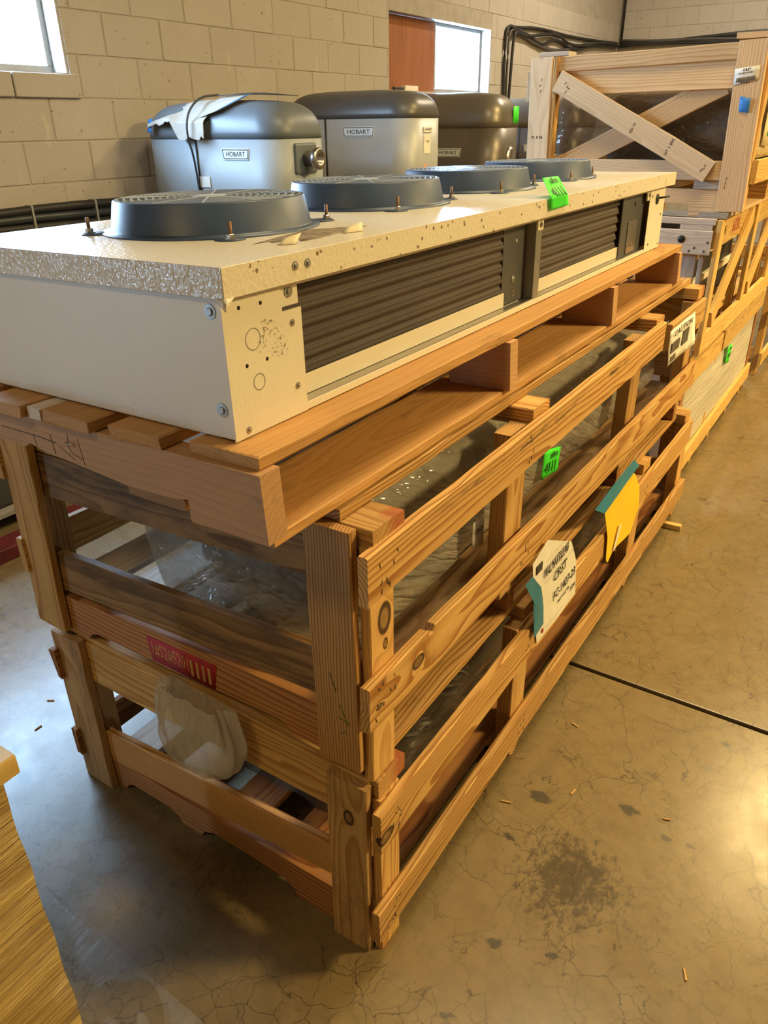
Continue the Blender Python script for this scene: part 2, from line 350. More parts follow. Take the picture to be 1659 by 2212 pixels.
M['residue'] = plain('sticker_residue', (0.22, 0.18, 0.13), 0.8, 0, 0.4, 60)
M['stain_green'] = plain('green_paint', (0.10, 0.13, 0.045), 0.7)
def glass():
    t = NT('window_glass')
    b = t.bsdf(Base_Color=(0.95, 0.97, 1.0), Roughness=0.0); b.inputs['Alpha'].default_value = 0.06
    return t.done(b)
M['glass'] = glass()

# ------------------------------------------------------------------ object helpers
def tag(o, label=None, cat=None, group=None, kind=None):
    if label: o['label'] = label
    if cat: o['category'] = cat
    if group: o['group'] = group
    if kind: o['kind'] = kind
    return o
def empty(name, loc, rot=(0, 0, 0), **kw):
    o = bpy.data.objects.new(name, None); COL.objects.link(o); o.location = loc; o.rotation_euler = rot
    o.empty_display_size = 0.05
    return tag(o, **kw)
def link(name, me, mat, parent=None, loc=None, smooth=False):
    o = bpy.data.objects.new(name, me); COL.objects.link(o)
    if mat is not None and not me.materials: me.materials.append(mat)
    if smooth:
        for p in me.polygons: p.use_smooth = True
    if parent is not None: o.parent = parent
    if loc is not None: o.location = loc
    return o
def bm_mesh(bm, name='mesh'):
    bmesh.ops.recalc_face_normals(bm, faces=bm.faces)
    me = bpy.data.meshes.new(name); bm.to_mesh(me); bm.free(); return me
def base_of(parent):
    """world base point of a thing: parts are given in scene metres and stored relative to it"""
    v = Vector((0, 0, 0)); p = parent
    while p is not None: v = v + Vector(p.location); p = p.parent
    return v
def box_bm(x0, x1, y0, y1, z0, z1, bev=0.0, bm=None):
    bm = bm or bmesh.new()
    vs = [bm.verts.new((x, y, z)) for x in (x0, x1) for y in (y0, y1) for z in (z0, z1)]
    fs = [bm.faces.new([vs[i] for i in q]) for q in ((0, 1, 3, 2), (4, 6, 7, 5), (0, 4, 5, 1), (2, 3, 7, 6), (0, 2, 6, 4), (1, 5, 7, 3))]
    if bev > 0:
        es = list({e for f in fs for e in f.edges})
        bmesh.ops.bevel(bm, geom=es, offset=bev, segments=2, affect='EDGES', profile=0.5)
    return bm
def box(name, mat, parent, x0, x1, y0, y1, z0, z1, bev=0.0015):
    c = Vector(((x0+x1)/2, (y0+y1)/2, (z0+z1)/2))
    bm = box_bm(x0-c.x, x1-c.x, y0-c.y, y1-c.y, z0-c.z, z1-c.z, bev)
    o = link(name, bm_mesh(bm, name), mat, parent); o.location = c - base_of(parent)
    return o
def board_mesh(L, wd, th, ch=0.002, rough=0.0009, bow=0.0, ragged=0.0, seed=0, notch=()):
    """sawn board along local X; ring sections keep the edges a little uneven"""
    rr = random.Random(seed)
    n = max(2, min(26, int(L/0.09)))
    bm = bmesh.new(); rings = []
    b, h = wd/2, th/2
    prof = [(-b+ch, -h), (b-ch, -h), (b, -h+ch), (b, h-ch), (b-ch, h), (-b+ch, h), (-b, h-ch), (-b, -h+ch)]
    xs = [-L/2+L*i/n for i in range(n+1)]
    for (nx, nw, nd) in notch: xs = [q for q in xs if abs(q-nx) > nw*0.8] + [nx-nw/2, nx-nw*0.3, nx-nw*0.1, nx+nw*0.25, nx+nw/2]
    xs.sort(); n = len(xs)-1
    for i, x in enumerate(xs):
        t = i/n; ring = []
        dz = bow*(1-(2*t-1)**2)
        dy = rr.uniform(-rough, rough)
        for k, (py, pz) in enumerate(prof):
            ex = 0.0
            for (nx, nw, nd) in notch:
                if abs(x-nx) < nw*0.45 and py > 0: py -= nd*rr.uniform(0.7, 1.1)
            if ragged and i in (0, n): ex = rr.uniform(-ragged, ragged)
            ring.append(bm.verts.new((x+ex, py+dy+rr.uniform(-rough, rough)*0.6, pz+dz+rr.uniform(-rough, rough)*0.4)))
        rings.append(ring)
    for i in range(n):
        for k in range(8):
            bm.faces.new((rings[i][k], rings[i][(k+1) % 8], rings[i+1][(k+1) % 8], rings[i+1][k]))
    bm.faces.new(rings[0][::-1]); bm.faces.new(rings[-1])
    return bm_mesh(bm, 'board')
_seed = [0]
def board(name, mat, parent, p0, p1, wd, th, face='z', **kw):
    """board from p0 to p1 (centre line); wide face normal roughly along `face`"""
    _seed[0] += 1
    p0, p1 = Vector(p0), Vector(p1); d = p1-p0; L = d.length; X = d.normalized()
    f = {'x': Vector((1, 0, 0)), 'y': Vector((0, 1, 0)), 'z': Vector((0, 0, 1))}[face] if isinstance(face, str) else Vector(face)
    Z = (f - X*f.dot(X)).normalized(); Y = Z.cross(X)
    me = board_mesh(L, wd, th, seed=_seed[0], **kw)
    o = link(name, me, mat, parent)
    m = Matrix((X, Y, Z)).transposed().to_4x4(); m.translation = (p0+p1)/2 - base_of(parent)
    o.matrix_local = m
    return o
def bx(name, mat, parent, x0, x1, y0, y1, z0, z1, **kw):
    """board given by its extents: the longest side is the grain, the thinnest the face normal"""
    e = [('x', x1-x0), ('y', y1-y0), ('z', z1-z0)]
    s = sorted(e, key=lambda q: q[1]); long_, mid, thin = s[2], s[1], s[0]
    c = Vector(((x0+x1)/2, (y0+y1)/2, (z0+z1)/2))
    ax = {'x': Vector((1, 0, 0)), 'y': Vector((0, 1, 0)), 'z': Vector((0, 0, 1))}
    v = ax[long_[0]]*long_[1]/2
    return board(name, mat, parent, c-v, c+v, mid[1], thin[1], thin[0], **kw)
def prism(name, mat, parent, pts, axis, a0, a1, bev=0.0, smooth=False):
    """outline (2-D points) extruded along an axis: 'y' takes (x,z), 'x' takes (y,z), 'z' takes (x,y)"""
    bm = bmesh.new()
    def P(p, a):
        return {'y': (p[0], a, p[1]), 'x': (a, p[0], p[1]), 'z': (p[0], p[1], a)}[axis]
    A = [bm.verts.new(P(p, a0)) for p in pts]; B = [bm.verts.new(P(p, a1)) for p in pts]
    n = len(pts)
    for i in range(n): bm.faces.new((A[i], A[(i+1) % n], B[(i+1) % n], B[i]))
    bm.faces.new(A[::-1]); bm.faces.new(B)
    if bev: bmesh.ops.bevel(bm, geom=[e for e in bm.edges if e.is_manifold and e.calc_face_angle(0) > 0.5], offset=bev, segments=1, affect='EDGES')
    c = sum((v.co for v in bm.verts), Vector())/len(bm.verts)
    for v in bm.verts: v.co -= c
    o = link(name, bm_mesh(bm, name), mat, parent, smooth=smooth); o.location = c - base_of(parent)
    return o
def tube(name, mat, parent, pts, r, seg=8, closed_ends=True, smooth_path=0):
    pts = [Vector(p) for p in pts]
    for _ in range(smooth_path):
        q = [pts[0]]
        for a, b in zip(pts, pts[1:]): q += [a.lerp(b, 0.25), a.lerp(b, 0.75)]
        pts = q + [pts[-1]]
    bm = bmesh.new(); rings = []
    up = Vector((0, 0, 1))
    for i, p in enumerate(pts):
        d = (pts[min(i+1, len(pts)-1)] - pts[max(i-1, 0)]).normalized()
        u = d.cross(up)
        if u.length < 1e-3: u = d.cross(Vector((1, 0, 0)))
        u.normalize(); w = d.cross(u)
        rings.append([bm.verts.new(p + r*(math.cos(2*math.pi*k/seg)*u + math.sin(2*math.pi*k/seg)*w)) for k in range(seg)])
    for a, b in zip(rings, rings[1:]):
        for k in range(seg): bm.faces.new((a[k], a[(k+1) % seg], b[(k+1) % seg], b[k]))
    bm.faces.new(rings[0][::-1]); bm.faces.new(rings[-1])
    bs = base_of(parent)
    for v in bm.verts: v.co -= bs
    return link(name, bm_mesh(bm, name), mat, parent, smooth=True)
def lathe(name, mat, parent, prof, centre, seg=48, axis='z', smooth=True, closed=False):
    """profile of (radius, height) turned about an axis through centre"""
    bm = bmesh.new(); rings = []
    def P(r, h, a):
        c, s = r*math.cos(a), r*math.sin(a)
        return {'z': (c, s, h), 'x': (h, c, s), 'y': (c, h, s)}[axis]
    for r, h in prof: rings.append([bm.verts.new(P(max(r, 1e-5), h, 2*math.pi*k/seg)) for k in range(seg)])
    pr = list(zip(rings, rings[1:])) + ([(rings[-1], rings[0])] if closed else [])
    for a, b in pr:
        for k in range(seg): bm.faces.new((a[k], a[(k+1) % seg], b[(k+1) % seg], b[k]))
    if not closed:
        bmesh.ops.remove_doubles(bm, verts=bm.verts, dist=2e-5)
    o = link(name, bm_mesh(bm, name), mat, parent, smooth=smooth); o.location = Vector(centre) - base_of(parent)
    return o
def patch(name, mat, parent, c00, c10, c11, c01, nu=8, nv=8, bulge=0.0, wave=0.0, th=0.0006, ragged=0.0, seed=1, curve=None, smooth=True):
    """thin sheet over four corners, bowed and rippled, with real thickness"""
    rr = random.Random(seed)
    A, B, C, D = map(Vector, (c00, c10, c11, c01))
    N = (B-A).cross(D-A).normalized()
    bm = bmesh.new(); lay = []
    for s in (0.5, -0.5):
        g = []
        rr = random.Random(seed)
        for j in range(nv+1):
            row = []
            for i in range(nu+1):
                u, v = i/nu, j/nv
                p = A*(1-u)*(1-v)+B*u*(1-v)+C*u*v+D*(1-u)*v
                h = bulge*math.sin(math.pi*u)*math.sin(math.pi*v) + wave*noise.noise(Vector((u*3+seed, v*3, seed*1.7)))
                if curve: h += curve(u, v)
                if ragged and j == 0: p = p + (D-A).normalized()*rr.uniform(-ragged, ragged)
                row.append(bm.verts.new(p + N*(h+s*th)))
            g.append(row)
        lay.append(g)
    for g, flip in ((lay[0], False), (lay[1], True)):
        for j in range(nv):
            for i in range(nu):
                q = (g[j][i], g[j][i+1], g[j+1][i+1], g[j+1][i]); bm.faces.new(q[::-1] if flip else q)
    a, b = lay
    rim = [(0, i) for i in range(nu+1)] + [(j, nu) for j in range(1, nv+1)] + [(nv, i) for i in range(nu-1, -1, -1)] + [(j, 0) for j in range(nv-1, 0, -1)]
    for k in range(len(rim)):
        (j0, i0), (j1, i1) = rim[k], rim[(k+1) % len(rim)]
        bm.faces.new((a[j0][i0], b[j0][i0], b[j1][i1], a[j1][i1]))
    if parent is not None: c = base_of(parent)
    else: c = (A+B+C+D)/4
    for v in bm.verts: v.co -= c
    o = link(name, bm_mesh(bm, name), mat, parent, smooth=smooth)
    if parent is None: o.location = c
    return o
def text(name, body, mat, parent, origin, xdir, ydir, size, ext=0.0004, width=None, align='CENTER'):
    cu = bpy.data.curves.new(name, 'FONT'); cu.body = body; cu.size = size; cu.extrude = ext
    cu.align_x = align; cu.align_y = 'CENTER'; cu.resolution_u = 2
    tmp = bpy.data.objects.new(name+'_tmp', cu); COL.objects.link(tmp)
    dg = bpy.context.evaluated_depsgraph_get(); me = bpy.data.meshes.new_from_object(tmp.evaluated_get(dg))
    bpy.data.objects.remove(tmp); bpy.data.curves.remove(cu)
    if width:
        w = max(v.co.x for v in me.vertices)-min(v.co.x for v in me.vertices)
        for v in me.vertices: v.co.x *= width/w
    me.materials.clear()
    o = link(name, me, mat, parent); o['kind'] = 'stuff'
    X = Vector(xdir).normalized(); Y = Vector(ydir); Y = (Y-X*Y.dot(X)).normalized(); Z = X.cross(Y)
    m = Matrix((X, Y, Z)).transposed().to_4x4(); m.translation = Vector(origin)-base_of(parent)
    o.matrix_local = m
    return o
def screw(parent, c, axis, r=0.005, mat='steel', name='screw'):
    s = 1 if axis[0] == '+' else -1; a = axis[1]
    prof = [(0.0, s*0.0030), (r*0.42, s*0.0030), (r*0.52, s*0.0022), (r*0.54, s*0.0012), (r*1.0, s*0.0010), (r*1.04, 0.0), (0.0, 0.0)]
    return lathe(name, M[mat], parent, prof, c, 14, a, smooth=False)

# ================================================================== the room
fl = empty('floor', (0, 0, 0), kind='structure')
box('floor_base', M['joint'], fl, -3.6, 6.2, -6.2, 11.4, -0.12, -0.014, 0)
J = 1.106
for (x0, x1, y0, y1) in ((-3.6, 2.0, -2.4, J-0.008), (-3.6, 2.0, J+0.008, 5.0), (-3.6, 2.0, 5.012, 11.4), (2.012, 6.2, -2.4, J-0.008),
                         (2.012, 6.2, J+0.008, 5.0), (2.012, 6.2, 5.012, 11.4), (-3.6, 6.2, -6.2, -2.412)):
    box('concrete_slab', M['concrete'], fl, x0, x1, y0, y1, -0.014, 0.0, 0.003)

XW, YB = -3.35, 11.17
# left wall: backing with window openings, faced block by block above the machines
wl = empty('wall_left', (XW, 0, 0), kind='structure')
H1, H2 = 1.76, 2.32
box('wall_backing', M['mortar'], wl, XW-0.20, XW+0.0045, DOOR[0]+DOOR[2]/2, YB+0.2, 0, H1, 0)
box('wall_backing', M['mortar'], wl, XW-0.20, XW+0.0045, DOOR[0]+DOOR[2]/2, YB+0.2, H2, 4.6, 0)
ys = sorted(WINDOWS); edges = [DOOR[0]+DOOR[2]/2]
for wy, wz, ww, wh in ys: edges += [wy-ww/2, wy+ww/2]
edges.append(YB+0.2)
for i in range(0, len(edges), 2):
    box('wall_backing', M['mortar'], wl, XW-0.20, XW+0.0045, edges[i], edges[i+1], H1, H2, 0)
box('wall_backing', M['mortar'], wl, XW-0.20, XW+0.0045, -6.2, DOOR[0]-DOOR[2]/2, 0, 4.6, 0)
box('wall_backing', M['mortar'], wl, XW-0.20, XW+0.0045, DOOR[0]-DOOR[2]/2, DOOR[0]+DOOR[2]/2, DOOR[3], 4.6, 0)
d1 = empty('door_1', (XW-0.1, DOOR[0], 0), kind='structure')
for yy in (DOOR[0]-DOOR[2]/2, DOOR[0]+DOOR[2]/2-0.05): box('door_track', M['frame_grey'], d1, XW-0.1, XW-0.05, yy, yy+0.05, 0, DOOR[3], 0.003)
CH, CL = 0.2032, 0.4064
_blk = {}
def block_mesh(sx, sy, sz):
    k = (round(sx, 3), round(sy, 3), round(sz, 3))
    if k not in _blk:
        bm = box_bm(-sx/2, sx/2, -sy/2, sy/2, -sz/2, sz/2)
        bmesh.ops.bevel(bm, geom=list(bm.edges), offset=0.004, segments=1, affect='EDGES')
        _blk[k] = bm_mesh(bm, 'block'); _blk[k].materials.append(M['block'])
    return _blk[k]
def wall_block(parent, c, sx, sy, sz):
    o = bpy.data.objects.new('block', block_mesh(sx, sy, sz)); COL.objects.link(o); o.parent = parent
    o.location = Vector(c) - Vector(parent.location); return o
rb = random.Random(3)
z0 = 1.643
win = [(wy-ww/2, wy+ww/2) for wy, wz, ww, wh in WINDOWS]
for k in range(-3, 5):
    zb, zt = z0+k*CH, z0+(k+1)*CH
    off = (0.20 if k % 2 else 0.0)
    y = -0.22+off if k < 0 else 0.2+off
    while y < YB-0.02:
        segs = [(y+0.004, min(y+CL-0.004, YB-0.004))]
        for (a, b) in win:                                   # blocks stop at the window openings
            if zt > H1+0.01 and zb < H2-0.01:
                ns = []
                for s in segs:
                    if s[1] <= a or s[0] >= b: ns.append(s); continue
                    if s[0] < a: ns.append((s[0], a-0.001))
                    if s[1] > b: ns.append((b+0.001, s[1]))
                segs = ns
        for (a, b) in segs:
            if b-a < 0.03 or b < 0.3: continue
            h = CH-0.007; zc = (zb+zt)/2
            # below-sill half block under a window, half block above the lintel
            over = [w for w in win if b > w[0]+0.01 and a < w[1]-0.01]
            wall_block(wl, (XW-0.006+rb.uniform(-0.0025, 0.0015), (a+b)/2, zc), 0.03, b-a, h+0.002)
        y += CL
# projecting sill course under each window in view
for (a, b) in win[:2]:
    n = 5; st = (b-a+0.10)/n
    for i in range(n):
        wall_block(wl, (XW-0.085, a-0.05+st*(i+0.5), 1.643+0.056), 0.225, st-0.007, 0.112)
# window reveals
for (a, b) in win:
    box('window_reveal', M['block'], wl, XW-0.20, XW+0.004, a-0.02, a+0.012, H1, H2, 0.003)
    box('window_reveal', M['block'], wl, XW-0.20, XW+0.004, b-0.012, b+0.02, H1, H2, 0.003)
    box('lintel', M['frame_grey'], wl, XW-0.20, XW-0.002, a, b, H2, H2+0.03, 0.002)

for i, (a, b) in enumerate(win):
    w = empty('window_%d' % (i+1), (XW-0.11, (a+b)/2, H1), kind='structure')
    f = M['frame_grey']; x0, x1 = XW-0.14, XW-0.10
    box('frame_bar', f, w, x0, x1, a, b, H1, H1+0.035, 0.003); box('frame_bar', f, w, x0, x1, a, b, H2-0.03, H2, 0.003)
    box('frame_bar', f, w, x0, x1, a, a+0.045, H1+0.035, H2-0.03, 0.003); box('frame_bar', f, w, x0, x1, b-0.045, b, H1+0.035, H2-0.03, 0.003)
    box('mullion', f, w, x0, x1, (a+b)/2-0.02, (a+b)/2+0.02, H1+0.035, H2-0.03, 0.003)
    if i != 1: box('glass_pane', M['glass'], w, XW-0.122, XW-0.118, a+0.045, (a+b)/2-0.02, H1+0.035, H2-0.03, 0)
    box('glass_pane', M['glass'], w, XW-0.122, XW-0.118, (a+b)/2+0.02, b-0.045, H1+0.035, H2-0.03, 0)
    for kk in range(5):                                      # security bars outside the glass
        yb = (a+b)/2+0.12+kk*0.17
        if yb < b-0.08: tube('security_bar', M['frame_grey'], w, [(XW-0.17, yb, H1), (XW-0.17, yb, H2)], 0.006, 6)
a, b = win[1]
pw = board('plywood_sheet', M['plywood'], None, (XW-0.085, a+0.46, H1+0.005), (XW-0.085, a+0.46, H2-0.005), 0.90, 0.012, 'x')
pw.location = (XW-0.085, a+0.46, (H1+H2)/2)
tag(pw, 'reddish plywood sheet boarding the left half of the far window', 'plywood')
br = empty('hand_brush', (XW+0.02, 5.68, 1.735), label='small pale wooden block lying on the sill below the plywood', cat='block')
box('handle', M['strap'], br, XW-0.055, XW-0.03, 5.45, 5.60, 1.7565, 1.785, 0.006)
box('bristle_block', M['paper'], br, XW-0.075, XW-0.02, 5.61, 5.83, 1.7565, 1.800, 0.004)

wb = empty('wall_back', (0, YB, 0), kind='structure')
box('wall_backing', M['mortar'], wb, -3.6, 6.2, YB-0.0045, YB+0.2, 0, 4.6, 0)
for k in range(2, 7):
    zb = z0+k*CH-0.05; off = 0.2 if k % 2 else 0.0
    x = XW-off
    while x < -0.4:
        a_, b_ = max(x+0.004, XW+0.002), x+CL-0.004
        if b_-a_ > 0.03: wall_block(wb, ((a_+b_)/2, YB+0.006+rb.uniform(-0.001, 0.002), zb+CH/2), b_-a_, 0.03, CH-0.008)
        x += CL
w_r = box('wall_right', M['plaster'], None, 6.0, 6.2, -6.2, 11.4, 0, 4.6, 0); tag(w_r, kind='structure')
w_f = box('wall_front', M['plaster'], None, -3.6, 6.2, -6.2, -6.0, 0, 4.6, 0); tag(w_f, kind='structure')
ce = box('ceiling', M['ceiling'], None, -3.6, 6.2, -6.2, 11.4, 4.6, 4.75, 0); tag(ce, kind='structure')

# ================================================================== the two crates in front
def poly_y(name, mat, parent, pts, y0, y1): return prism(name, mat, parent, pts, 'y', y0, y1, 0.0015)

ca = empty('slatted_crate', (-0.43, 1.16, 0.0), label='honey pine slatted crate standing on the floor, lower of the front stack', cat='crate', group=None)
m = M
# end facing the camera
board('end_post', m['end_post_stain'], ca, (-0.0465, 0.0095, 0.0), (-0.0445, 0.0095, 0.459), 0.089, 0.019, (0, -1, 0))
board('end_post', m['pine_stain'], ca, (-0.846, 0.0095, 0.0), (-0.845, 0.0095, 0.460), 0.100, 0.019, (0, -1, 0))
board('end_rail', m['pine'], ca, (-0.875, 0.038, 0.392), (-0.004, 0.038, 0.405), 0.116, 0.038, (0, -1, 0))
board('end_slat', m['pine_tight'], ca, (-0.875, 0.029, 0.125), (-0.004, 0.029, 0.198), 0.092, 0.019, (0, -1, 0))
poly_y('notched_stringer', m['pine_red'], ca, [(-0.875, 0.0), (-0.765, 0.0), (-0.755, 0.018), (-0.735, 0.03), (-0.60, 0.032), (-0.575, 0.022), (-0.56, 0.0), (-0.50, 0.0), (-0.485, 0.022), (-0.455, 0.036), (-0.36, 0.038), (-0.24, 0.034), (-0.215, 0.02), (-0.205, 0.0), (-0.004, 0.0), (-0.004, 0.108), (-0.875, 0.085)], 0.020, 0.057)
# aisle side
bx('side_post', m['pine'], ca, -0.002, 0.017, 0.020, 0.086, 0.0, 0.425)
for y0, y1 in ((0.615, 0.70), (1.585, 1.675), (2.245, 2.33)):
    bx('side_post', m['pine'], ca, -0.021, 0.0165, y0, y1, 0.04, 0.43)
poly = [(0.0, 0.0)]
for y0 in (0.615, 1.585, 2.245):
    prism('stringer_block', m['pine_edge_dirt'], ca, [(y0+0.02, 0.012), (y0+0.045, 0.0), (y0+0.085, 0.03), (y0+0.085, 0.09), (y0+0.02, 0.09)], 'x', -0.87, 0.0165)
board('side_rail', m['pine_edge_dirt'], ca, (0.0265, -0.014, 0.121), (0.0265, 2.335, 0.113), 0.086, 0.018, 'x', ragged=0.004)
board('side_rail', m['rail_hole'], ca, (0.0265, -0.006, 0.374), (0.0265, 2.27, 0.392), 0.096, 0.019, 'x')
bx('side_post', m['pine'], ca, -0.875, -0.856, 0.020, 0.10, 0.0, 0.425)
for y0 in (0.615, 1.585, 2.245): bx('side_post', m['pine'], ca, -0.875, -0.84, y0, y0+0.09, 0.0, 0.425)
bx('side_rail', m['pine_red'], ca, -0.896, -0.877, -0.01, 2.33, 0.08, 0.165, ragged=0.006); bx('side_rail', m['pine_red'], ca, -0.896, -0.877, -0.012, 2.33, 0.325, 0.415, ragged=0.006)
# deck boards inside
for x0 in (-0.80, -0.62, -0.44, -0.26, -0.12): bx('deck_board', m['wood_white' if x0 < -0.5 else 'pine_red'], ca, x0, x0+0.10, 0.06, 2.3, 0.092, 0.110)
# cross members on top
for i, y0 in enumerate((0.024, 0.662, 1.66, 2.235)):
    bx('cross_member', m['end_red' if i in (0, 1) else 'pine'], ca, -0.875, 0.012, y0, y0+0.088, 0.427, 0.466)
# far end
bx('end_post', m['pine'], ca, -0.09, -0.02, 2.333, 2.352, 0.0, 0.46); bx('end_post', m['pine'], ca, -0.87, -0.78, 2.333, 2.352, 0.0, 0.46)
bx('end_slat', m['pine'], ca, -0.87, -0.02, 2.312, 2.331, 0.34, 0.425)
bx('end_slat', m['pine'], ca, -0.87, -0.02, 2.312, 2.331, 0.14, 0.23)

cb = empty('slatted_crate', (-0.43, 1.10, 0.4665), label='honey pine slatted crate with red-stencilled end board, upper of the front stack', cat='crate')
board('end_post', m['pine_tight'], cb, (-0.0535, 0.0065, 0.500), (-0.0575, 0.0065, 0.976), 0.089, 0.019, (0, -1, 0))
board('end_post', m['pine'], cb, (-0.876, 0.0065, 0.482), (-0.848, 0.0065, 0.957), 0.094, 0.019, (0, -1, 0))
board('end_rail', m['pine_mold'], cb, (-0.885, 0.030, 0.868), (-0.016, 0.030, 0.915), 0.098, 0.024, (0, -1, 0))
board('end_slat', m['pine_mold'], cb, (-0.885, 0.028, 0.632), (-0.016, 0.028, 0.672), 0.100, 0.019, (0, -1, 0))
poly_y('notched_stringer', m['pine_red'], cb, [(-0.885, 0.468), (-0.79, 0.470), (-0.775, 0.472), (-0.755, 0.49), (-0.735, 0.498), (-0.50, 0.50), (-0.245, 0.512), (-0.205, 0.512), (-0.185, 0.50), (-0.175, 0.490), (-0.016, 0.490), (-0.016, 0.600), (-0.45, 0.588), (-0.885, 0.566)], 0.018, 0.054)
s = patch('stencil_patch', m['red_paint'], cb, (-0.552, 0.0172, 0.505), (-0.372, 0.0172, 0.506), (-0.360, 0.0172, 0.572), (-0.562, 0.0172, 0.566), 2, 2, th=0.0006)
tag(s, 'red sprayed patch with stencilled digits'); m['stencil_red'] = plain('stencil_red', (0.42, 0.02, 0.035), 0.7, 0, 0.3, 60); s.data.materials[0] = m['stencil_red']
text('stencil_digits', '1#52#5201', m['pine'], cb, (-0.495, 0.0166, 0.538), (1, 0, 0.02), (0, 0, 1), 0.048, 0.0002, 0.105)
for i in range(4): box('stencil_bar', m['pine'], cb, -0.436+i*0.0165, -0.429+i*0.0165, 0.0162, 0.0170, 0.516, 0.556, 0)
board('side_post', m['post_knot'], cb, (-0.0035, 0.0525, 0.470), (-0.0035, 0.0525, 0.945), 0.070, 0.019, 'x')
for y0, y1 in ((0.545, 0.635), (1.40, 1.49), (2.09, 2.18)):
    bx('side_post', m['pine'], cb, -0.043, -0.005, y0, y1, 0.55, 0.945 if y0 < 2 else 0.93)
board('side_rail', m['rail_smear'], cb, (0.0155, -0.012, 0.907), (0.0155, 1.60, 0.922), 0.088, 0.018, 'x')
board('side_rail', m['rail_knots'], cb, (0.0155, -0.016, 0.664), (0.0155, 2.18, 0.655), 0.092, 0.019, 'x', notch=((-0.90, 0.026, 0.013),))
bx('side_rail', m['pine'], cb, -0.002, 0.017, 1.72, 2.20, 0.845, 0.93)
bx('side_post', m['pine'], cb, -0.896, -0.877, 0.020, 0.10, 0.49, 0.935)
for y0 in (0.545, 1.40, 2.09): bx('side_post', m['pine'], cb, -0.898, -0.862, y0, y0+0.09, 0.49, 0.93)
bx('side_rail', m['pine'], cb, -0.918, -0.899, -0.01, 2.18, 0.62, 0.705); bx('side_rail', m['pine'], cb, -0.918, -0.899, -0.01, 2.18, 0.85, 0.935)
# base: bottom boards, stringers, deck boards
for x0 in (-0.105, -0.45, -0.86): bx('bottom_board', m['pine_edge_dirt'], cb, x0, x0+0.095, 0.056, 2.17, 0.4672, 0.486)
for y0 in (0.60, 1.40, 2.09): bx('stringer', m['pine_red'], cb, -0.86, -0.008, y0, y0+0.035, 0.487, 0.588)
for i, x0 in enumerate((-0.845, -0.70, -0.555, -0.40, -0.25, -0.13)): bx('deck_board', m['wood_white' if i < 3 else 'pine_stain'], cb, x0, x0+0.105, 0.06, 2.17, 0.589, 0.607)
for i, y0 in enumerate((0.0205, 0.632, 1.56, 2.105)):
    board('cross_member', m['end_red' if i in (0, 3) else 'pine_edge_dirt'], cb, (-0.885, y0+0.044, 0.941), (0.004 if i else 0.012, y0+0.044, 0.957), 0.088, 0.038, 'z')
for x0, dz in ((-0.135, 0.0), (-0.50, -0.007), (-0.86, -0.0135)):
    bx('top_board', m['pine_edge_dirt'], cb, x0, x0+0.088, 0.022, 2.19, 0.9765+dz, 0.9955+dz)
bx('end_post', m['pine'], cb, -0.10, -0.02, 2.185, 2.204, 0.49, 0.96); bx('end_post', m['pine'], cb, -0.88, -0.79, 2.185, 2.204, 0.49, 0.95)
bx('end_slat', m['pine'], cb, -0.88, -0.02, 2.166, 2.184, 0.63, 0.72); bx('end_slat', m['pine'], cb, -0.88, -0.02, 2.166, 2.184, 0.84, 0.925)

def staples(parent, spots, x):
    for (y, z, a) in spots:
        dy, dz = 0.0045*math.cos(a), 0.0045*math.sin(a)
        tube('staple', m['ink_grey'], parent, [(x, y-dy, z-dz), (x, y+dy, z+dz)], 0.0009, 4)
rs = random.Random(21)
def spots(y0, y1, z0, z1, n): return [(rs.uniform(y0, y1), rs.uniform(z0, z1), rs.uniform(0.9, 2.2)) for _ in range(n)]
staples(cb, spots(0.01, 0.07, 0.875, 0.945, 9) + spots(0.57, 0.62, 0.88, 0.945, 5), 0.0248)
staples(cb, spots(0.00, 0.06, 0.63, 0.70, 8) + spots(0.57, 0.62, 0.63, 0.69, 6), 0.0253)
staples(ca, spots(0.01, 0.06, 0.34, 0.41, 7) + spots(0.63, 0.68, 0.35, 0.41, 5) + spots(1.60, 1.66, 0.35, 0.41, 4), 0.0363)
staples(ca, spots(0.01, 0.06, 0.09, 0.15, 7) + spots(0.63, 0.68, 0.09, 0.15, 5), 0.0358)
for (x, y) in ((-0.020, 0.030), (-0.036, 0.046)): screw(ca, (x, y, 0.4662), '+z', 0.0042, 'steel')
for (a, b_) in (((-0.045, 0.640), (-0.030, 0.600)), ((-0.050, 0.610), (-0.026, 0.606)), ((-0.046, 0.575), (-0.034, 0.585)), ((-0.064, 0.700), (-0.052, 0.665))):
    tube('green_mark', m['stain_green'], cb, [(a[0], -0.0028, a[1]), (b_[0], -0.0028, b_[1])], 0.0012, 5)
ns = empty('film_label', (-0.058, 0.62, 0.655), label='small white printed label on the film beside the middle post of the upper crate', cat='label')
patch('label_paper', m['paper'], ns, (-0.058, 0.500, 0.690), (-0.058, 0.555, 0.675), (-0.060, 0.560, 0.745), (-0.060, 0.505, 0.750), 3, 3)
text('lettering', 'CRST', m['ink'], ns, (-0.056, 0.529, 0.722), (0, 1, -0.1), (0, 0, 1), 0.016, 0.0002)
st = board('scrap_stick', m['wood_yellow'], None, (-0.06, 2.16, 0.02), (0.085, 2.17, 0.02), 0.028, 0.022, 'z')
st.location = (0.012, 2.165, 0.012); tag(st, 'short pale stick on the floor past the bottom crate end', 'stick')

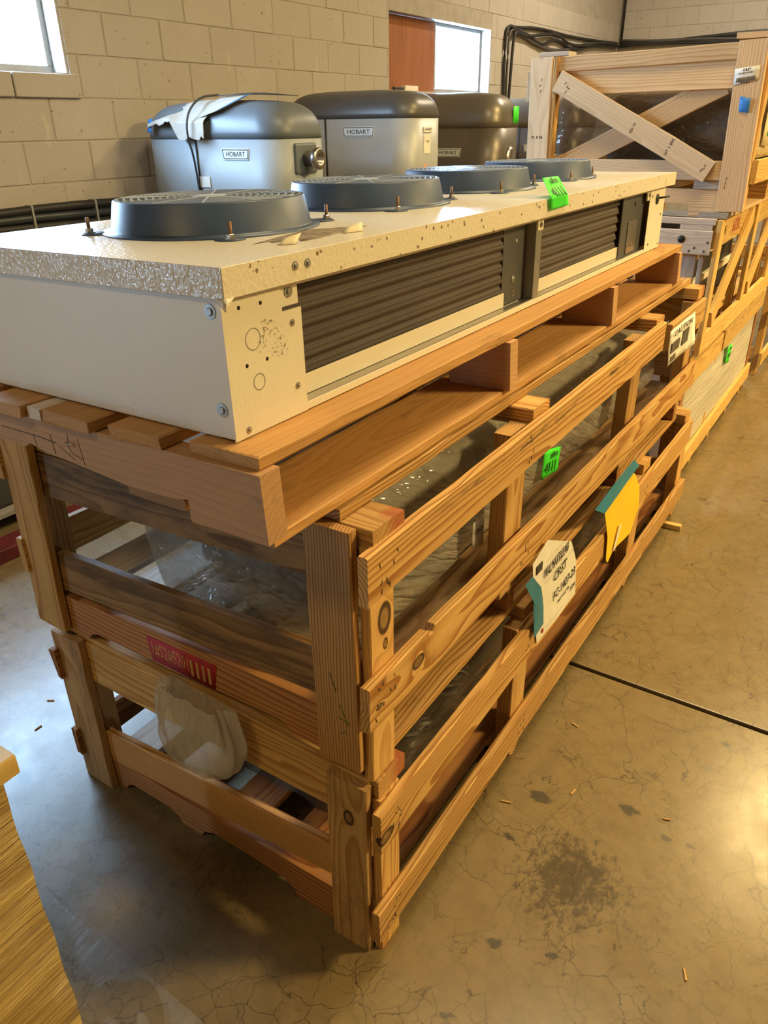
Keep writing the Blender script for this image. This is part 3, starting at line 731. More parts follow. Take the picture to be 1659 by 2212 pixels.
# ------------------------------------------------------------------ wrapped units inside the crates
def wrapped_unit(name, zb, zt, pts, y0, y1, label, filmmat):
    """box-shaped cooler sealed in clear film that sags and creases over it"""
    e = empty(name, (-0.42, 1.1, zb), label=label, cat='wrapped unit', group=None)
    zc = zb+0.02
    box('metal_body', M['coil_box'], e, -0.60, -0.16, y0+0.14, y1-0.1, zc, zt-0.05, 0.012)
    # film: outline in (x,z) lofted along y with folds
    bm = bmesh.new(); rings = []; n = 46
    def ring(y, k, shrink):
        out = []
        for i, (x, z) in enumerate(pts):
            nx = noise.noise(Vector((x*7, y*3.0, z*9)))*0.016 + noise.noise(Vector((x*22, y*7, z*20)))*0.006
            px = cx + (x-cx)*(1-shrink) + nx; pz = zb+0.004 + (z-zb)*(1-shrink*0.5) + (nx*0.6 if z > zb+0.05 else 0)
            out.append(bm.verts.new((px, y + 0.02*noise.noise(Vector((x*9, z*9, k))), max(pz, zb+0.001))))
        return out
    cx = -0.38
    # resample the outline
    fine = []
    for a, b in zip(pts, pts[1:]+pts[:1]):
        d = math.hypot(b[0]-a[0], b[1]-a[1]); k = max(1, int(d/0.035))
        fine += [(a[0]+(b[0]-a[0])*i/k, a[1]+(b[1]-a[1])*i/k) for i in range(k)]
    pts = fine
    for i in range(n+1):
        t = i/n; y = y0+(y1-y0)*t
        sh = max(0.0, 1-t/0.05)**2*0.35 + max(0.0, (t-0.95)/0.05)**2*0.3
        rings.append(ring(y, i*0.37, sh))
    for a, b in zip(rings, rings[1:]):
        for k in range(len(pts)): bm.faces.new((a[k], a[(k+1) % len(pts)], b[(k+1) % len(pts)], b[k]))
    c0 = bm.verts.new((cx, y0-0.004, (zb+zt)/2)); c1 = bm.verts.new((cx, y1, (zb+zt)/2))
    for k in range(len(pts)):
        bm.faces.new((c0, rings[0][(k+1) % len(pts)], rings[0][k])); bm.faces.new((c1, rings[-1][k], rings[-1][(k+1) % len(pts)]))
    bs = base_of(e)
    for v in bm.verts: v.co -= bs
    link('plastic_film', bm_mesh(bm, 'film'), filmmat, e, smooth=True)
    return e
wrapped_unit('wrapped_cooler', 0.6075, 0.93, [(-0.62, 0.61), (-0.12, 0.61), (-0.085, 0.66), (-0.075, 0.80), (-0.10, 0.895), (-0.16, 0.92), (-0.62, 0.915), (-0.70, 0.87), (-0.70, 0.72)], 0.085, 2.05,
             'long unit sealed in creased clear plastic film inside the upper crate', M['film'])
wrapped_unit('wrapped_cooler', 0.1105, 0.40, [(-0.60, 0.112), (-0.12, 0.112), (-0.075, 0.16), (-0.065, 0.30), (-0.09, 0.375), (-0.16, 0.40), (-0.60, 0.395), (-0.68, 0.35), (-0.68, 0.20)], 0.16, 2.2,
             'long unit sealed in dull plastic film inside the bottom crate', M['film_dark'])
# plastic bag hanging out under the stencilled board
def hanging_bag():
    """gathered under the board, pleated down its sides, filled out and rounded at the bottom"""
    bm = bmesh.new(); na, nv = 96, 34; rings = []
    for j in range(nv+1):
        v = j/nv
        z = 0.508-0.215*v
        w = 0.082+0.026*math.sin(math.pi*min(1, v*0.9+0.1)); d = 0.030+0.022*math.sin(math.pi*v*0.8)
        if v > 0.62:
            q = (v-0.62)/0.38; k = math.sqrt(max(0.0, 1-q*q)); w *= 0.12+0.88*k; d *= 0.15+0.85*k
            z = 0.508-0.215*(0.62+0.38*q)
        row = []
        for i in range(na):
            a = 2*math.pi*i/na
            pl = (1-v)**0.7
            f = 1 + 0.13*pl*math.sin(6*a+1.0+0.9*math.sin(2*a)) + 0.07*pl*math.sin(13*a+3*v) + 0.17*noise.noise(Vector((math.cos(a)*1.7, math.sin(a)*1.7+5, v*1.5))) + 0.06*noise.noise(Vector((math.cos(a)*4, math.sin(a)*4, v*4)))
            lobe = 0.028*math.exp(-((a-5.6)/0.5)**2)*math.sin(math.pi*min(1, v*1.2))
            x = -0.395 + math.cos(a)*(w*f+lobe) - 0.02*v; y = -0.012 + math.sin(a)*d*f*(0.35 if math.sin(a) > 0 else 1.0)
            row.append(bm.verts.new((x, y, z + 0.010*noise.noise(Vector((math.cos(a)*2, math.sin(a)*2, 9))))))
        rings.append(row)
    for p, q in zip(rings, rings[1:]):
        for i in range(na): bm.faces.new((p[i], p[(i+1) % na], q[(i+1) % na], q[i]))
    bm.faces.new(rings[-1])
    c = Vector((-0.40, -0.02, 0.40))
    for v_ in bm.verts: v_.co -= c
    o = link('plastic_bag', bm_mesh(bm, 'bag'), M['bag'], None, smooth=True); o.location = c
    return tag(o, 'crumpled clear plastic bag bulging out below the red stencilled board', 'plastic bag')
hanging_bag()

# ------------------------------------------------------------------ pallet and fan-coil unit on top
TILT = R(-0.9)
pa = empty('pallet', (-0.03, -0.147, 1.0), (0, TILT, 0), label='worn wooden pallet carrying the cream fan unit', cat='pallet')
pz = 1.0
for x0, x1, y0 in ((-0.205, -0.048, -0.125), (-0.36, -0.235, -0.106), (-0.80, -0.66, 0.07)):
    bx('bottom_board', m['pallet'], pa, x0, x1, y0, 2.03, 1.001, 1.019, rough=0.0014)
def stringer(y0, y1, mat):
    return poly_y('notched_stringer', m[mat], pa, [(-0.79, 1.0195), (-0.70, 1.0195), (-0.68, 1.045), (-0.62, 1.058), (-0.545, 1.058), (-0.53, 1.066), (-0.505, 1.060), (-0.40, 1.052), (-0.30, 1.044), (-0.20, 1.047), (-0.178, 1.052), (-0.176, 1.03), (-0.172, 1.0195), (-0.036, 1.0195), (-0.040, 1.1175), (-0.79, 1.1175)], y0, y1)
stringer(-0.147, -0.109, 'pallet_front')
for y0 in (0.595, 1.24, 1.92): stringer(y0, y0+0.036, 'pallet_front')
for pts in ([(-0.515, 1.083), (-0.513, 1.063)], [(-0.470, 1.093), (-0.466, 1.060)], [(-0.452, 1.076), (-0.418, 1.060)], [(-0.425, 1.102), (-0.428, 1.082), (-0.424, 1.072), (-0.400, 1.064)], [(-0.402, 1.098), (-0.396, 1.056)]):
    tube('pencil_stroke', m['ink_grey'], pa, [(x, -0.1472, z) for x, z in pts], 0.0006, 4)
tube('split_crack', m['ink_grey'], pa, [(-0.60, -0.1474, 1.083), (-0.50, -0.1474, 1.083), (-0.46, -0.1472, 1.080)], 0.0008, 4)
tube('nail', m['steel'], pa, [(-0.430, -0.150, 1.088), (-0.408, -0.150, 1.087)], 0.0012, 5)
rp = random.Random(5)
for i, (x0, x1, y0) in enumerate(((-0.172, -0.050, -0.135), (-0.318, -0.214, -0.150), (-0.462, -0.352, -0.158), (-0.60, -0.50, -0.165), (-0.73, -0.63, -0.16))):
    bx('deck_board', m['pallet' if i else 'pallet'], pa, x0, x1, y0, 1.98, 1.118, 1.137, ragged=0.003, rough=0.0015)
bx('loose_shim', m['wood_white'], pa, -0.497, -0.466, -0.158, 0.9, 1.1180, 1.1365)

un = empty('fan_unit', (-0.108, -0.113, 1.1375), (0, TILT, 0), label='long cream metal fan unit with four round fans on a pallet', cat='fan unit')
XR, XL, YN, YF = -0.108, -0.690, -0.113, 1.889
ZB, ZC = 1.1375, 1.320
cr = m['cream']
box('end_panel', cr, un, XL, XR-0.0005, YN, YN+0.0015, ZB+0.002, ZC, 0.0006)
box('end_panel', cr, un, XL, XR-0.0005, YF-0.0015, YF, ZB+0.002, ZC, 0.0006)
box('back_panel', cr, un, XL-0.0015, XL, YN, YF, ZB+0.002, ZC, 0.0006)
box('base_pan', cr, un, XL, XR-0.03, YN+0.002, YF-0.002, ZB, ZB+0.010, 0.001)
# near corner panel with its cut-out for the tab
o = prism('corner_panel', cr, un, [(YN-0.0015, ZB), (0.036, ZB), (0.036, ZC-0.035), (-0.003, ZC-0.035), (-0.003, ZC), (YN-0.0015, ZC)], 'x', XR-0.0015, XR+0.0008)
box('corner_panel', cr, un, XR-0.0015, XR+0.0008, 1.722, YF+0.0015, ZB, ZC, 0.0006)
box('panel_tab', cr, un, XR-0.010, XR-0.004, 0.001, 0.037, ZC-0.031, ZC, 0.001)
box('panel_tab', cr, un, XR-0.006, XR-0.001, 0.862, 0.893, ZC-0.026, ZC, 0.001)
box('panel_tab', cr, un, XR-0.006, XR-0.001, 1.700, 1.73, ZC-0.03, ZC, 0.001)
box('lower_lip', cr, un, XR-0.0025, XR, 0.036, 1.722, ZB, ZB+0.011, 0.0006)
box('drain_channel', m['steel'], un, XR-0.022, XR-0.0026, 0.030, 1.722, ZB+0.0105, ZB+0.013, 0.0004)
for y0, y1 in ((0.034, 0.742), (0.893, 1.515)): box('coil_rail', cr, un, XR-0.024, XR-0.020, y0, y1, ZB+0.0135, ZB+0.043, 0.0008)
box('upper_rail', cr, un, XR-0.026, XR-0.002, YN+0.003, YF-0.003, ZC-0.006, ZC+0.001, 0.0008)
# corrugated coil faces: six rounded rows
def coil_face(y0, y1):
    bm = bmesh.new(); rows = 72; za, zb_ = ZB+0.040, ZC-0.004; g = []
    for k in range(2):
        col = []
        for i in range(rows+1):
            t = i/rows; ph = t*6*2*math.pi
            x = XR-0.028 + 0.0024*math.sin(ph) + 0.0009*math.sin(ph*2+0.6)
            col.append(bm.verts.new((x, (y0, y1)[k], za+(zb_-za)*t)))
        g.append(col)
    for i in range(rows): bm.faces.new((g[0][i], g[1][i], g[1][i+1], g[0][i+1]))
    bk = [[bm.verts.new((XR-0.10, yy, zz)) for zz in (za, zb_)] for yy in (y0, y1)]
    bm.faces.new((bk[0][0], bk[0][1], bk[1][1], bk[1][0]))
    bm.faces.new((g[0][0], bk[0][0], bk[1][0], g[1][0])); bm.faces.new((g[0][-1], g[1][-1], bk[1][1], bk[0][1]))
    bm.faces.new([bk[0][0]] + g[0] + [bk[0][1]]); bm.faces.new([bk[1][1]] + g[1][::-1] + [bk[1][0]])
    c = Vector((XR-0.05, (y0+y1)/2, (za+zb_)/2))
    for v in bm.verts: v.co -= c
    me = bm_mesh(bm, 'coil')
    o = link('coil', me, m['coil'], un); o.location = c-base_of(un)
    return o
coil_face(0.030, 0.742); coil_face(0.893, 1.515)
# U-shaped grey brackets between the coils
def bracket(y0, y1, lip):
    box('bracket', m['steel_dark'], un, XR-0.030, XR-0.026, y0, y1-0.004, ZB+0.013, ZC-0.004, 0.0006)
    if lip:
        box('bracket_flange', m['steel_grey'], un, XR-0.030, XR-0.003, y1-0.004, y1, ZB+0.013, ZC-0.004, 0.0006)
        box('bracket_flange', m['steel_grey'], un, XR-0.006, XR-0.003, y1, y1+0.028, ZB+0.013, ZC-0.026, 0.0006)
bracket(0.742, 0.862, True)
box('bracket', m['steel_dark'], un, XR-0.020, XR-0.016, 1.513, 1.7215, ZB+0.013, ZC-0.004, 0.0006)
lathe('bracket_hole', m['steel_grey'], un, [(0.0, 0.0006), (0.009, 0.0006), (0.009, 0.0), (0.0, 0.0)], (XR-0.026, 0.800, ZB+0.062), 20, 'x')
lathe('bracket_hole', m['steel_grey'], un, [(0.0, 0.0006), (0.006, 0.0006), (0.006, 0.0), (0.0, 0.0)], (XR-0.026, 0.808, ZB+0.14), 20, 'x')
lathe('bracket_hole', m['black'], un, [(0.0, 0.0006), (0.008, 0.0006), (0.008, 0.0), (0.0, 0.0)], (XR-0.016, 1.63, ZB+0.150), 20, 'x')
screw(un, (XR-0.026, 0.800, ZB+0.095), '+x', 0.007); screw(un, (XR-0.026, 0.800, ZB+0.033), '+x', 0.007)
box('mounting_plate', m['steel'], un, XR-0.016, XR-0.013, 1.575, 1.66, ZB+0.016, ZB+0.105, 0.001)
screw(un, (XR-0.013, 1.617, ZB+0.09), '+x', 0.007); screw(un, (XR-0.013, 1.617, ZB+0.036), '+x', 0.007)
# screws, punched holes, knock-outs
screw(un, (XR-0.004, 0.017, ZC-0.012), '+x', 0.0085, 'steel_grey')
for y, z in ((0.015, 1.267), (0.017, 1.179), (-0.089, 1.147)): screw(un, (XR+0.0008, y, z), '+x', 0.0048)
for y, z in ((-0.084, 1.305), (-0.044, 1.304), (-0.080, 1.231), (-0.041, 1.231)):
    lathe('punched_hole', m['black'], un, [(0.0, 0.0003), (0.0027, 0.0003), (0.0027, 0.0), (0.0, 0.0)], (XR+0.0008, y, z), 12, 'x')
for y, z, r in ((-0.064, 1.262, 0.013), (-0.060, 1.205, 0.010)):
    lathe('knockout_ring', m['steel_grey'], un, [(r, 0.0001), (r+0.0008, 0.0004), (r+0.0016, 0.0001)], (XR+0.0008, y, z), 32, 'x')
for z in (1.304, 1.178): screw(un, (-0.127, YN, z), '-y', 0.0095, 'steel_grey')
screw(un, (XR, 0.877, ZC-0.014), '+x', 0.006, 'steel_grey'); screw(un, (XR, 1.716, ZC-0.014), '+x', 0.006, 'steel_grey')
for y, z in ((1.74, 1.30), (1.755, 1.16), (1.87, 1.15), (1.86, 1.24)): screw(un, (XR+0.0008, y, z), '+x', 0.004)
pl = tube('black_plug', m['rubber'], un, [(XR+0.001, 1.81, ZC-0.03), (XR+0.03, 1.83, ZC-0.025)], 0.003, 8)
lathe('plug_disc', m['rubber'], un, [(0, 0.004), (0.014, 0.003), (0.016, 0.0), (0, 0.0)], (XR+0.001, 1.80, ZC-0.032), 20, 'x')
m['smudge'] = smudge_mat()
patch('greasy_smudge', m['smudge'], un, (XR+0.0011, -0.062, 1.235), (XR+0.0011, 0.005, 1.225), (XR+0.0011, -0.002, 1.272), (XR+0.0011, -0.045, 1.285), 6, 6, th=0.0001)
# lid: top sheet and turned-down flanges
LX, LN, LF, LT = -0.094, -0.120, 1.945, 1.3585
lb = -0.705
lid = box('lid', m['cream_lid'], un, lb, LX, LN, LF, LT-0.002, LT, 0.0008)
def flange(x0, x1, y0, y1, mt='cream_flange'):
    return box('lid_flange', m[mt], lid, x0, x1, y0, y1, LT-0.037, LT-0.0005, 0.0006)
flange(LX-0.0015, LX, LN, LF); flange(lb, LX, LN, LN+0.0015, 'cream_wrinkle'); flange(lb, LX, LF-0.0015, LF); flange(lb, lb+0.0015, LN, LF)
patch('bent_corner', m['cream_wrinkle'], lid, (LX-0.016, LN-0.0004, LT-0.036), (LX+0.0002, LN-0.0004, LT-0.036), (LX+0.0035, LN-0.003, LT-0.050), (LX+0.0025, LN-0.003, LT-0.050), 3, 3)
patch('bent_corner', m['cream_wrinkle'], lid, (LX+0.0004, LN+0.016, LT-0.036), (LX+0.0004, LN-0.0005, LT-0.036), (LX+0.0035, LN-0.003, LT-0.050), (LX+0.003, LN-0.002, LT-0.050), 3, 3)
box('lid_skirt', cr, un, XL, XR-0.002, YN+0.0005, YF-0.0005, ZC-0.001, LT-0.003, 0.0005)
for y in (0.014, 0.040): screw(lid, (LX, y, LT-0.0165), '+x', 0.006, 'steel_grey')
# fans
for k in range(4):
    fc = Vector((-0.412, 0.192+0.4555*k, LT))
    ft = LT+0.0485
    ring = lathe('fan_ring', m['fan_plastic'], un, [(0.178, 0.0), (0.178, 0.0022), (0.166, 0.0034), (0.1635, 0.006), (0.1545, 0.0470), (0.1525, 0.0485), (0.1490, 0.0485), (0.1485, 0.040), (0.158, 0.0)], fc, 72)
    # grille of concentric rings carried by radial spokes: one moulded piece
    bm = bmesh.new()
    def add_ring(r, w, zt, h, seg=64):
        rg = []
        for (rr_, zz) in ((r-w, zt-h), (r-w, zt), (r+w, zt), (r+w, zt-h)):
            rg.append([bm.verts.new((rr_*math.cos(2*math.pi*j/seg), rr_*math.sin(2*math.pi*j/seg), zz)) for j in range(seg)])
        for q in range(4):
            for j in range(seg): bm.faces.new((rg[q][j], rg[q][(j+1) % seg], rg[(q+1) % 4][(j+1) % seg], rg[(q+1) % 4][j]))
    for j in range(11): add_ring(0.034+j*0.0114, 0.0011, 0.0492, 0.004)
    for j in range(12):
        a = 2*math.pi*(j+0.35)/12; d = Vector((math.cos(a), math.sin(a), 0)); p = Vector((-d.y, d.x, 0))*0.0012
        i0, i1 = d*0.028, d*0.1500
        v8 = [bm.verts.new(q+Vector((0, 0, z))) for z in (0.0445, 0.0496) for q in (i0-p, i0+p, i1+p, i1-p)]
        for q in ((0, 1, 2, 3), (7, 6, 5, 4), (0, 4, 5, 1), (1, 5, 6, 2), (2, 6, 7, 3), (3, 7, 4, 0)): bm.faces.new([v8[t] for t in q])
    g = link('grille', bm_mesh(bm, 'grille'), m['grille'], ring); g.location = fc-base_of(ring)
    g['kind'] = 'stuff'
    lathe('grille_hub', m['grille'], ring, [(0.0, 0.050), (0.026, 0.050), (0.031, 0.0475), (0.031, 0.044), (0.0, 0.044)], fc, 32)
    lathe('fan_motor', m['fan_plastic'], ring, [(0.0, 0.03), (0.045, 0.03), (0.05, 0.025), (0.05, 0.001), (0.0, 0.001)], fc, 24)
    lathe('fan_well', m['black'], ring, [(0.0, 0.0008), (0.157, 0.0008), (0.157, 0.0002), (0.0, 0.0002)], fc, 40)
    for j in range(5):                                       # five blades under the grille
        a0 = 2*math.pi*j/5
        bm = bmesh.new(); top = []
        pts = []
        for (rr_, da, zz) in ((0.046, -0.25, 0.010), (0.145, -0.30, 0.008), (0.145, 0.42, 0.030), (0.046, 0.40, 0.026)):
            pts.append(Vector((rr_*math.cos(a0+da), rr_*math.sin(a0+da), zz)))
        A = [bm.verts.new(p) for p in pts]; B = [bm.verts.new(p+Vector((0, 0, 0.0025))) for p in pts]
        bm.faces.new(A[::-1]); bm.faces.new(B)
        for q in range(4): bm.faces.new((A[q], A[(q+1) % 4], B[(q+1) % 4], B[q]))
        bl = link('fan_blade', bm_mesh(bm, 'blade'), m['fan_plastic'], ring); bl.location = fc-base_of(ring)
    for a in (R(-38), R(52), R(142), R(232)):                # mounting ears, studs and nuts
        d = Vector((math.cos(a), math.sin(a), 0)); p = fc + d*0.196
        ear = lathe('mounting_ear', m['fan_plastic'], ring, [(0.0, 0.0026), (0.020, 0.0026), (0.023, 0.0012), (0.023, 0.0), (0.0, 0.0)], p - d*0.010, 20)
        tube('stud', m['bolt'], ring, [p, p+Vector((0, 0, 0.026))], 0.0028, 8)
        lathe('nut', m['steel'], ring, [(0.0, 0.0095), (0.0050, 0.0095), (0.0062, 0.0085), (0.0062, 0.004), (0.0095, 0.0038), (0.0095, 0.0026), (0.0, 0.0026)], p, 6, smooth=False)
# torn sticker left on the lid
stk = patch('torn_sticker', m['residue'], un, (-0.200, 0.06, LT+0.0004), (-0.150, 0.13, LT+0.0004), (-0.175, 0.30, LT+0.0004), (-0.235, 0.22, LT+0.0004), 10, 6, th=0.0004, ragged=0.014)
for (a, b, c, d) in (((-0.155, 0.055), (-0.140, 0.075), (-0.150, 0.10), (-0.168, 0.085)), ((-0.150, 0.20), (-0.138, 0.235), (-0.150, 0.25), (-0.162, 0.225))):
    patch('paper_scrap', m['paper_tan'], un, (*a, LT+0.001), (*b, LT+0.001), (*c, LT+0.012), (*d, LT+0.006), 4, 3, bulge=0.003)

# ================================================================== the stacks behind
# long low crate with a sheet of white film in its side
cc = empty('long_crate', (-0.5, 3.4, 0.0), label='long low crate on the floor with a white film sheet in its side', cat='crate')
XS = -0.045
board('side_rail', m['wood_yellow'], cc, (XS-0.009, 2.47, 0.085), (XS-0.009, 4.36, 0.10), 0.09, 0.018, 'x')
board('side_rail', m['wood_yellow'], cc, (XS-0.009, 2.47, 0.545), (XS-0.009, 3.14, 0.545), 0.10, 0.018, 'x')
board('side_rail', m['wood_yellow'], cc, (XS-0.009, 3.18, 0.545), (XS-0.009, 4.34, 0.555), 0.10, 0.018, 'x')
for y in (2.475, 3.125, 3.75, 4.30):
    bx('side_post', m['pine_red' if y in (2.475, 4.30) else 'pine'], cc, XS-0.056, XS-0.019, y, y+0.05, 0.0, 0.615)
for y in (2.60, 2.90, 3.30, 3.75, 4.15): bx('floor_block', m['pine'], cc, -0.85, XS-0.012, y, y+0.045, 0.0, 0.039)
bx('bottom_board', m['pine'], cc, -0.85, -0.10, 2.50, 4.33, 0.040, 0.058)
for x0, y0 in ((-0.88, 2.472), (-0.15, 2.455)): bx('end_post', m['wood_white'], cc, x0, x0+0.08, y0, y0+0.019, 0.0, 0.60)
bx('end_rail', m['wood_white'], cc, -0.9, -0.10, 2.476, 2.495, 0.50, 0.60); bx('end_rail', m['wood_white'], cc, -0.9, -0.10, 2.476, 2.495, 0.10, 0.20)
bx('side_rail', m['wood_yellow'], cc, -0.92, -0.90, 2.47, 4.36, 0.05, 0.14); bx('side_rail', m['wood_yellow'], cc, -0.92, -0.90, 2.47, 4.36, 0.50, 0.59)
bx('cross_member', m['pine'], cc, -0.90, -0.06, 2.50, 2.58, 0.595, 0.633); bx('cross_member', m['pine'], cc, -0.90, -0.06, 3.30, 3.38, 0.595, 0.633); bx('cross_member', m['pine'], cc, -0.90, -0.06, 4.22, 4.30, 0.595, 0.633)
patch('white_film_sheet', m['sheet'], cc, (XS-0.020, 2.54, 0.10), (XS-0.020, 4.29, 0.115), (XS-0.024, 4.29, 0.535), (XS-0.024, 2.54, 0.52), 40, 14, wave=0.012, bulge=0.012, th=0.001, seed=4)
g3 = empty('tag', (XS-0.004, 3.35, 0.44), label='tiny fluorescent green tag on the white film sheet of the long low crate', cat='tag')
patch('paper_slip', m['green'], g3, (XS+0.004, 3.315, 0.395), (XS+0.004, 3.415, 0.385), (XS+0.006, 3.415, 0.480), (XS+0.006, 3.315, 0.492), 4, 4, bulge=0.003)
text('lettering', 'sAm', m['ink'], g3, (XS+0.009, 3.365, 0.47), (0, 1, 0), (0, 0, 1), 0.024); text('lettering', '4111', m['ink'], g3, (XS+0.009, 3.365, 0.432), (0, 1, 0), (0, 0, 1), 0.035)

# middle crate with diagonal braces along the aisle
ck = empty('braced_crate', (-0.5, 3.4, 0.634), label='yellow pine crate with slanted side braces and whitish end boards, under the cross-braced crate', cat='crate')
X0 = -0.050
board('bottom_rail', m['wood_yellow'], ck, (X0+0.019, 2.452, 0.690), (X0+0.019, 4.30, 0.690), 0.085, 0.019, 'x')
bx('top_rail', m['wood_yellow'], ck, X0-0.0095, X0+0.0095, 2.47, 4.25, 1.060, 1.165)
bx('corner_post', m['wood_yellow'], ck, X0+0.0096, X0+0.0285, 2.452, 2.515, 0.733, 1.168)
for y in (3.235, 3.95):
    bx('upright', m['pine'], ck, X0-0.040, X0-0.0096, y, y+0.038, 0.640, 1.165); bx('upright_face', m['wood_yellow'], ck, X0+0.0096, X0+0.0285, y+0.005, y+0.075, 0.733, 1.168)
for (ya, yb_) in ((2.60, 3.165), (3.40, 3.90)):
    board('slanted_brace', m['wood_yellow'], ck, (X0+0.019, ya, 0.762), (X0+0.019, yb_, 1.130), 0.088, 0.018, 'x')
bx('side_shelf', m['wood_yellow'], ck, -0.20, X0-0.041, 2.50, 4.20, 0.700, 0.718)
# near end: white weathered boards
bx('end_board', m['wood_white'], ck, -0.90, -0.050, 2.441, 2.460, 1.040, 1.128)
bx('end_board', m['wood_white'], ck, -0.90, -0.047, 2.450, 2.474, 1.148, 1.171)
bx('end_block', m['wood_white'], ck, -0.175, -0.055, 2.450, 2.474, 1.129, 1.1475)
for x0, x1, y0 in ((-0.165, -0.098, 2.4605), (-0.088, -0.070, 2.462), (-0.33, -0.25, 2.461), (-0.88, -0.80, 2.461)):
    bx('end_upright', m['wood_white'], ck, x0, x1, y0, y0+0.018, 0.640, 1.14)
bx('end_board', m['wood_white'], ck, -0.90, -0.050, 2.442, 2.460, 0.645, 0.735)
bx('base_board', m['pine'], ck, -0.90, -0.12, 2.50, 4.28, 0.636, 0.655)
bx('back_rail', m['wood_yellow'], ck, -0.92, -0.90, 2.48, 4.28, 0.65, 0.74); bx('back_rail', m['wood_yellow'], ck, -0.92, -0.90, 2.48, 4.28, 1.08, 1.16)
lathe('bolt_hole', m['ink'], ck, [(0.0, 0.0), (0.014, 0.0), (0.014, -0.001), (0.0, -0.001)], (-0.160, 2.4405, 1.095), 18, 'y')
for x, z in ((-0.213, 1.062), (-0.126, 1.053), (-0.108, 1.066), (-0.062, 1.088), (-0.071, 1.055)):
    lathe('nail_head', m['ink_grey'], ck, [(0.0, 0.0), (0.0045, 0.0), (0.0045, -0.0008), (0.0, -0.0008)], (x, 2.4405, z), 8, 'y')
text('scrawl', '6131', m['red_ink'], ck, (X0+0.0105, 2.86, 1.112), (0, 1, 0), (0, 0, 1), 0.075, 0.0003)
text('scrawl', '525', m['ink_grey'], ck, (X0+0.0105, 2.62, 1.112), (0, 1, 0), (0, 0, 1), 0.045, 0.0003)
cm = empty('covered_machine', (-0.45, 3.4, 0.656), label='black and cream covered machine lying inside the braced crate', cat='machine')
box('black_cover', m['rubber'], cm, -0.78, -0.24, 2.60, 4.10, 0.657, 1.04, 0.03)
box('cream_trim', m['cream'], cm, -0.239, -0.21, 2.62, 4.05, 0.93, 0.99, 0.004)
box('cream_trim', m['cream'], cm, -0.239, -0.215, 2.62, 4.05, 0.80, 0.83, 0.004)

# cross-braced crate on top, facing the camera
cx_ = empty('cross_braced_crate', (-0.42, 3.0, 1.1715), label='large pale wood crate with an X brace across its near end', cat='crate')
Y0 = 2.50
board('end_post', m['spruce'], cx_, (-0.016, Y0, 1.195), (-0.036, Y0, 1.752), 0.098, 0.019, (0, -1, 0))
bx('corner_post', m['pine'], cx_, -0.012, 0.030, 2.511, 2.549, 1.193, 1.752)
board('end_post', m['spruce_pale'], cx_, (-0.806, Y0, 1.215), (-0.815, Y0, 1.733), 0.090, 0.019, (0, -1, 0))
bx('corner_post', m['pine'], cx_, -0.762, -0.748, 2.495, 2.545, 1.215, 1.733)
bx('corner_batten', m['spruce_pale'], cx_, -0.884, -0.866, 2.52, 2.60, 1.58, 1.685)
board('top_rail', m['spruce'], cx_, (-0.766, 2.520, 1.706), (-0.084, 2.520, 1.722), 0.052, 0.019, (0, -1, 0))
board('end_rail', m['spruce'], cx_, (-0.746, 2.5305, 1.646), (-0.06, 2.5305, 1.652), 0.094, 0.019, (0, -1, 0))
board('end_rail', m['spruce_pale'], cx_, (-0.85, 2.520, 1.334), (-0.06, 2.520, 1.334), 0.068, 0.019, (0, -1, 0))
board('cross_brace', m['spruce_pale'], cx_, (-0.745, 2.500, 1.650), (-0.112, 2.500, 1.330), 0.078, 0.018, (0, -1, 0))
board('cross_brace', m['spruce'], cx_, (-0.115, 2.5405, 1.625), (-0.72, 2.5405, 1.335), 0.080, 0.018, (0, -1, 0))
bx('top_board', m['wood_white'], cx_, -0.835, -0.715, 2.515, 2.60, 1.735, 1.752)
bx('top_board', m['spruce'], cx_, -0.10, 0.012, 2.51, 3.9, 1.7575, 1.776); bx('top_board', m['wood_grey'], cx_, -0.62, -0.52, 2.9, 3.9, 1.745, 1.765)
poly_y('notched_stringer', m['spruce'], cx_, [(-0.86, 1.1715), (-0.72, 1.1715), (-0.70, 1.215), (-0.18, 1.217), (-0.170, 1.213), (-0.168, 1.1715), (-0.065, 1.1715), (-0.065, 1.268), (-0.86, 1.268)], 2.522, 2.558)
bx('corner_block', m['wood_grey'], cx_, -0.164, -0.066, 2.515, 2.60, 1.2685, 1.2995)
bx('corner_block', m['wood_grey'], cx_, -0.86, -0.76, 2.515, 2.60, 1.2685, 1.2995)
bx('foot_board', m['wood_grey'], cx_, -0.120, -0.015, 2.475, 2.60, 1.1715, 1.191)
bx('side_rail', m['wood_yellow'], cx_, 0.031, 0.050, 2.52, 4.0, 1.290, 1.372)
bx('side_rail', m['wood_yellow'], cx_, 0.031, 0.050, 2.52, 4.0, 1.645, 1.735)
bx('side_rail', m['wood_yellow'], cx_, -0.884, -0.866, 2.61, 4.0, 1.29, 1.37)
bx('bottom_board', m['spruce'], cx_, -0.10, -0.01, 2.61, 4.0, 1.1715, 1.189); bx('bottom_board', m['spruce'], cx_, -0.85, -0.76, 2.61, 4.0, 1.1715, 1.189)
for y0 in (3.2, 3.95): bx('stringer', m['pine'], cx_, -0.86, 0.0, y0, y0+0.036, 1.19, 1.268)
for i in range(5): bx('deck_board', m['spruce'], cx_, -0.85+i*0.17, -0.74+i*0.17, 2.61, 4.0, 1.269, 1.288)
text('stamp', 'PL 8 06', m['ink_grey'], cx_, (-0.812, 2.4900, 1.448), (1, 0, 0), (0, 0, 1), 0.016)
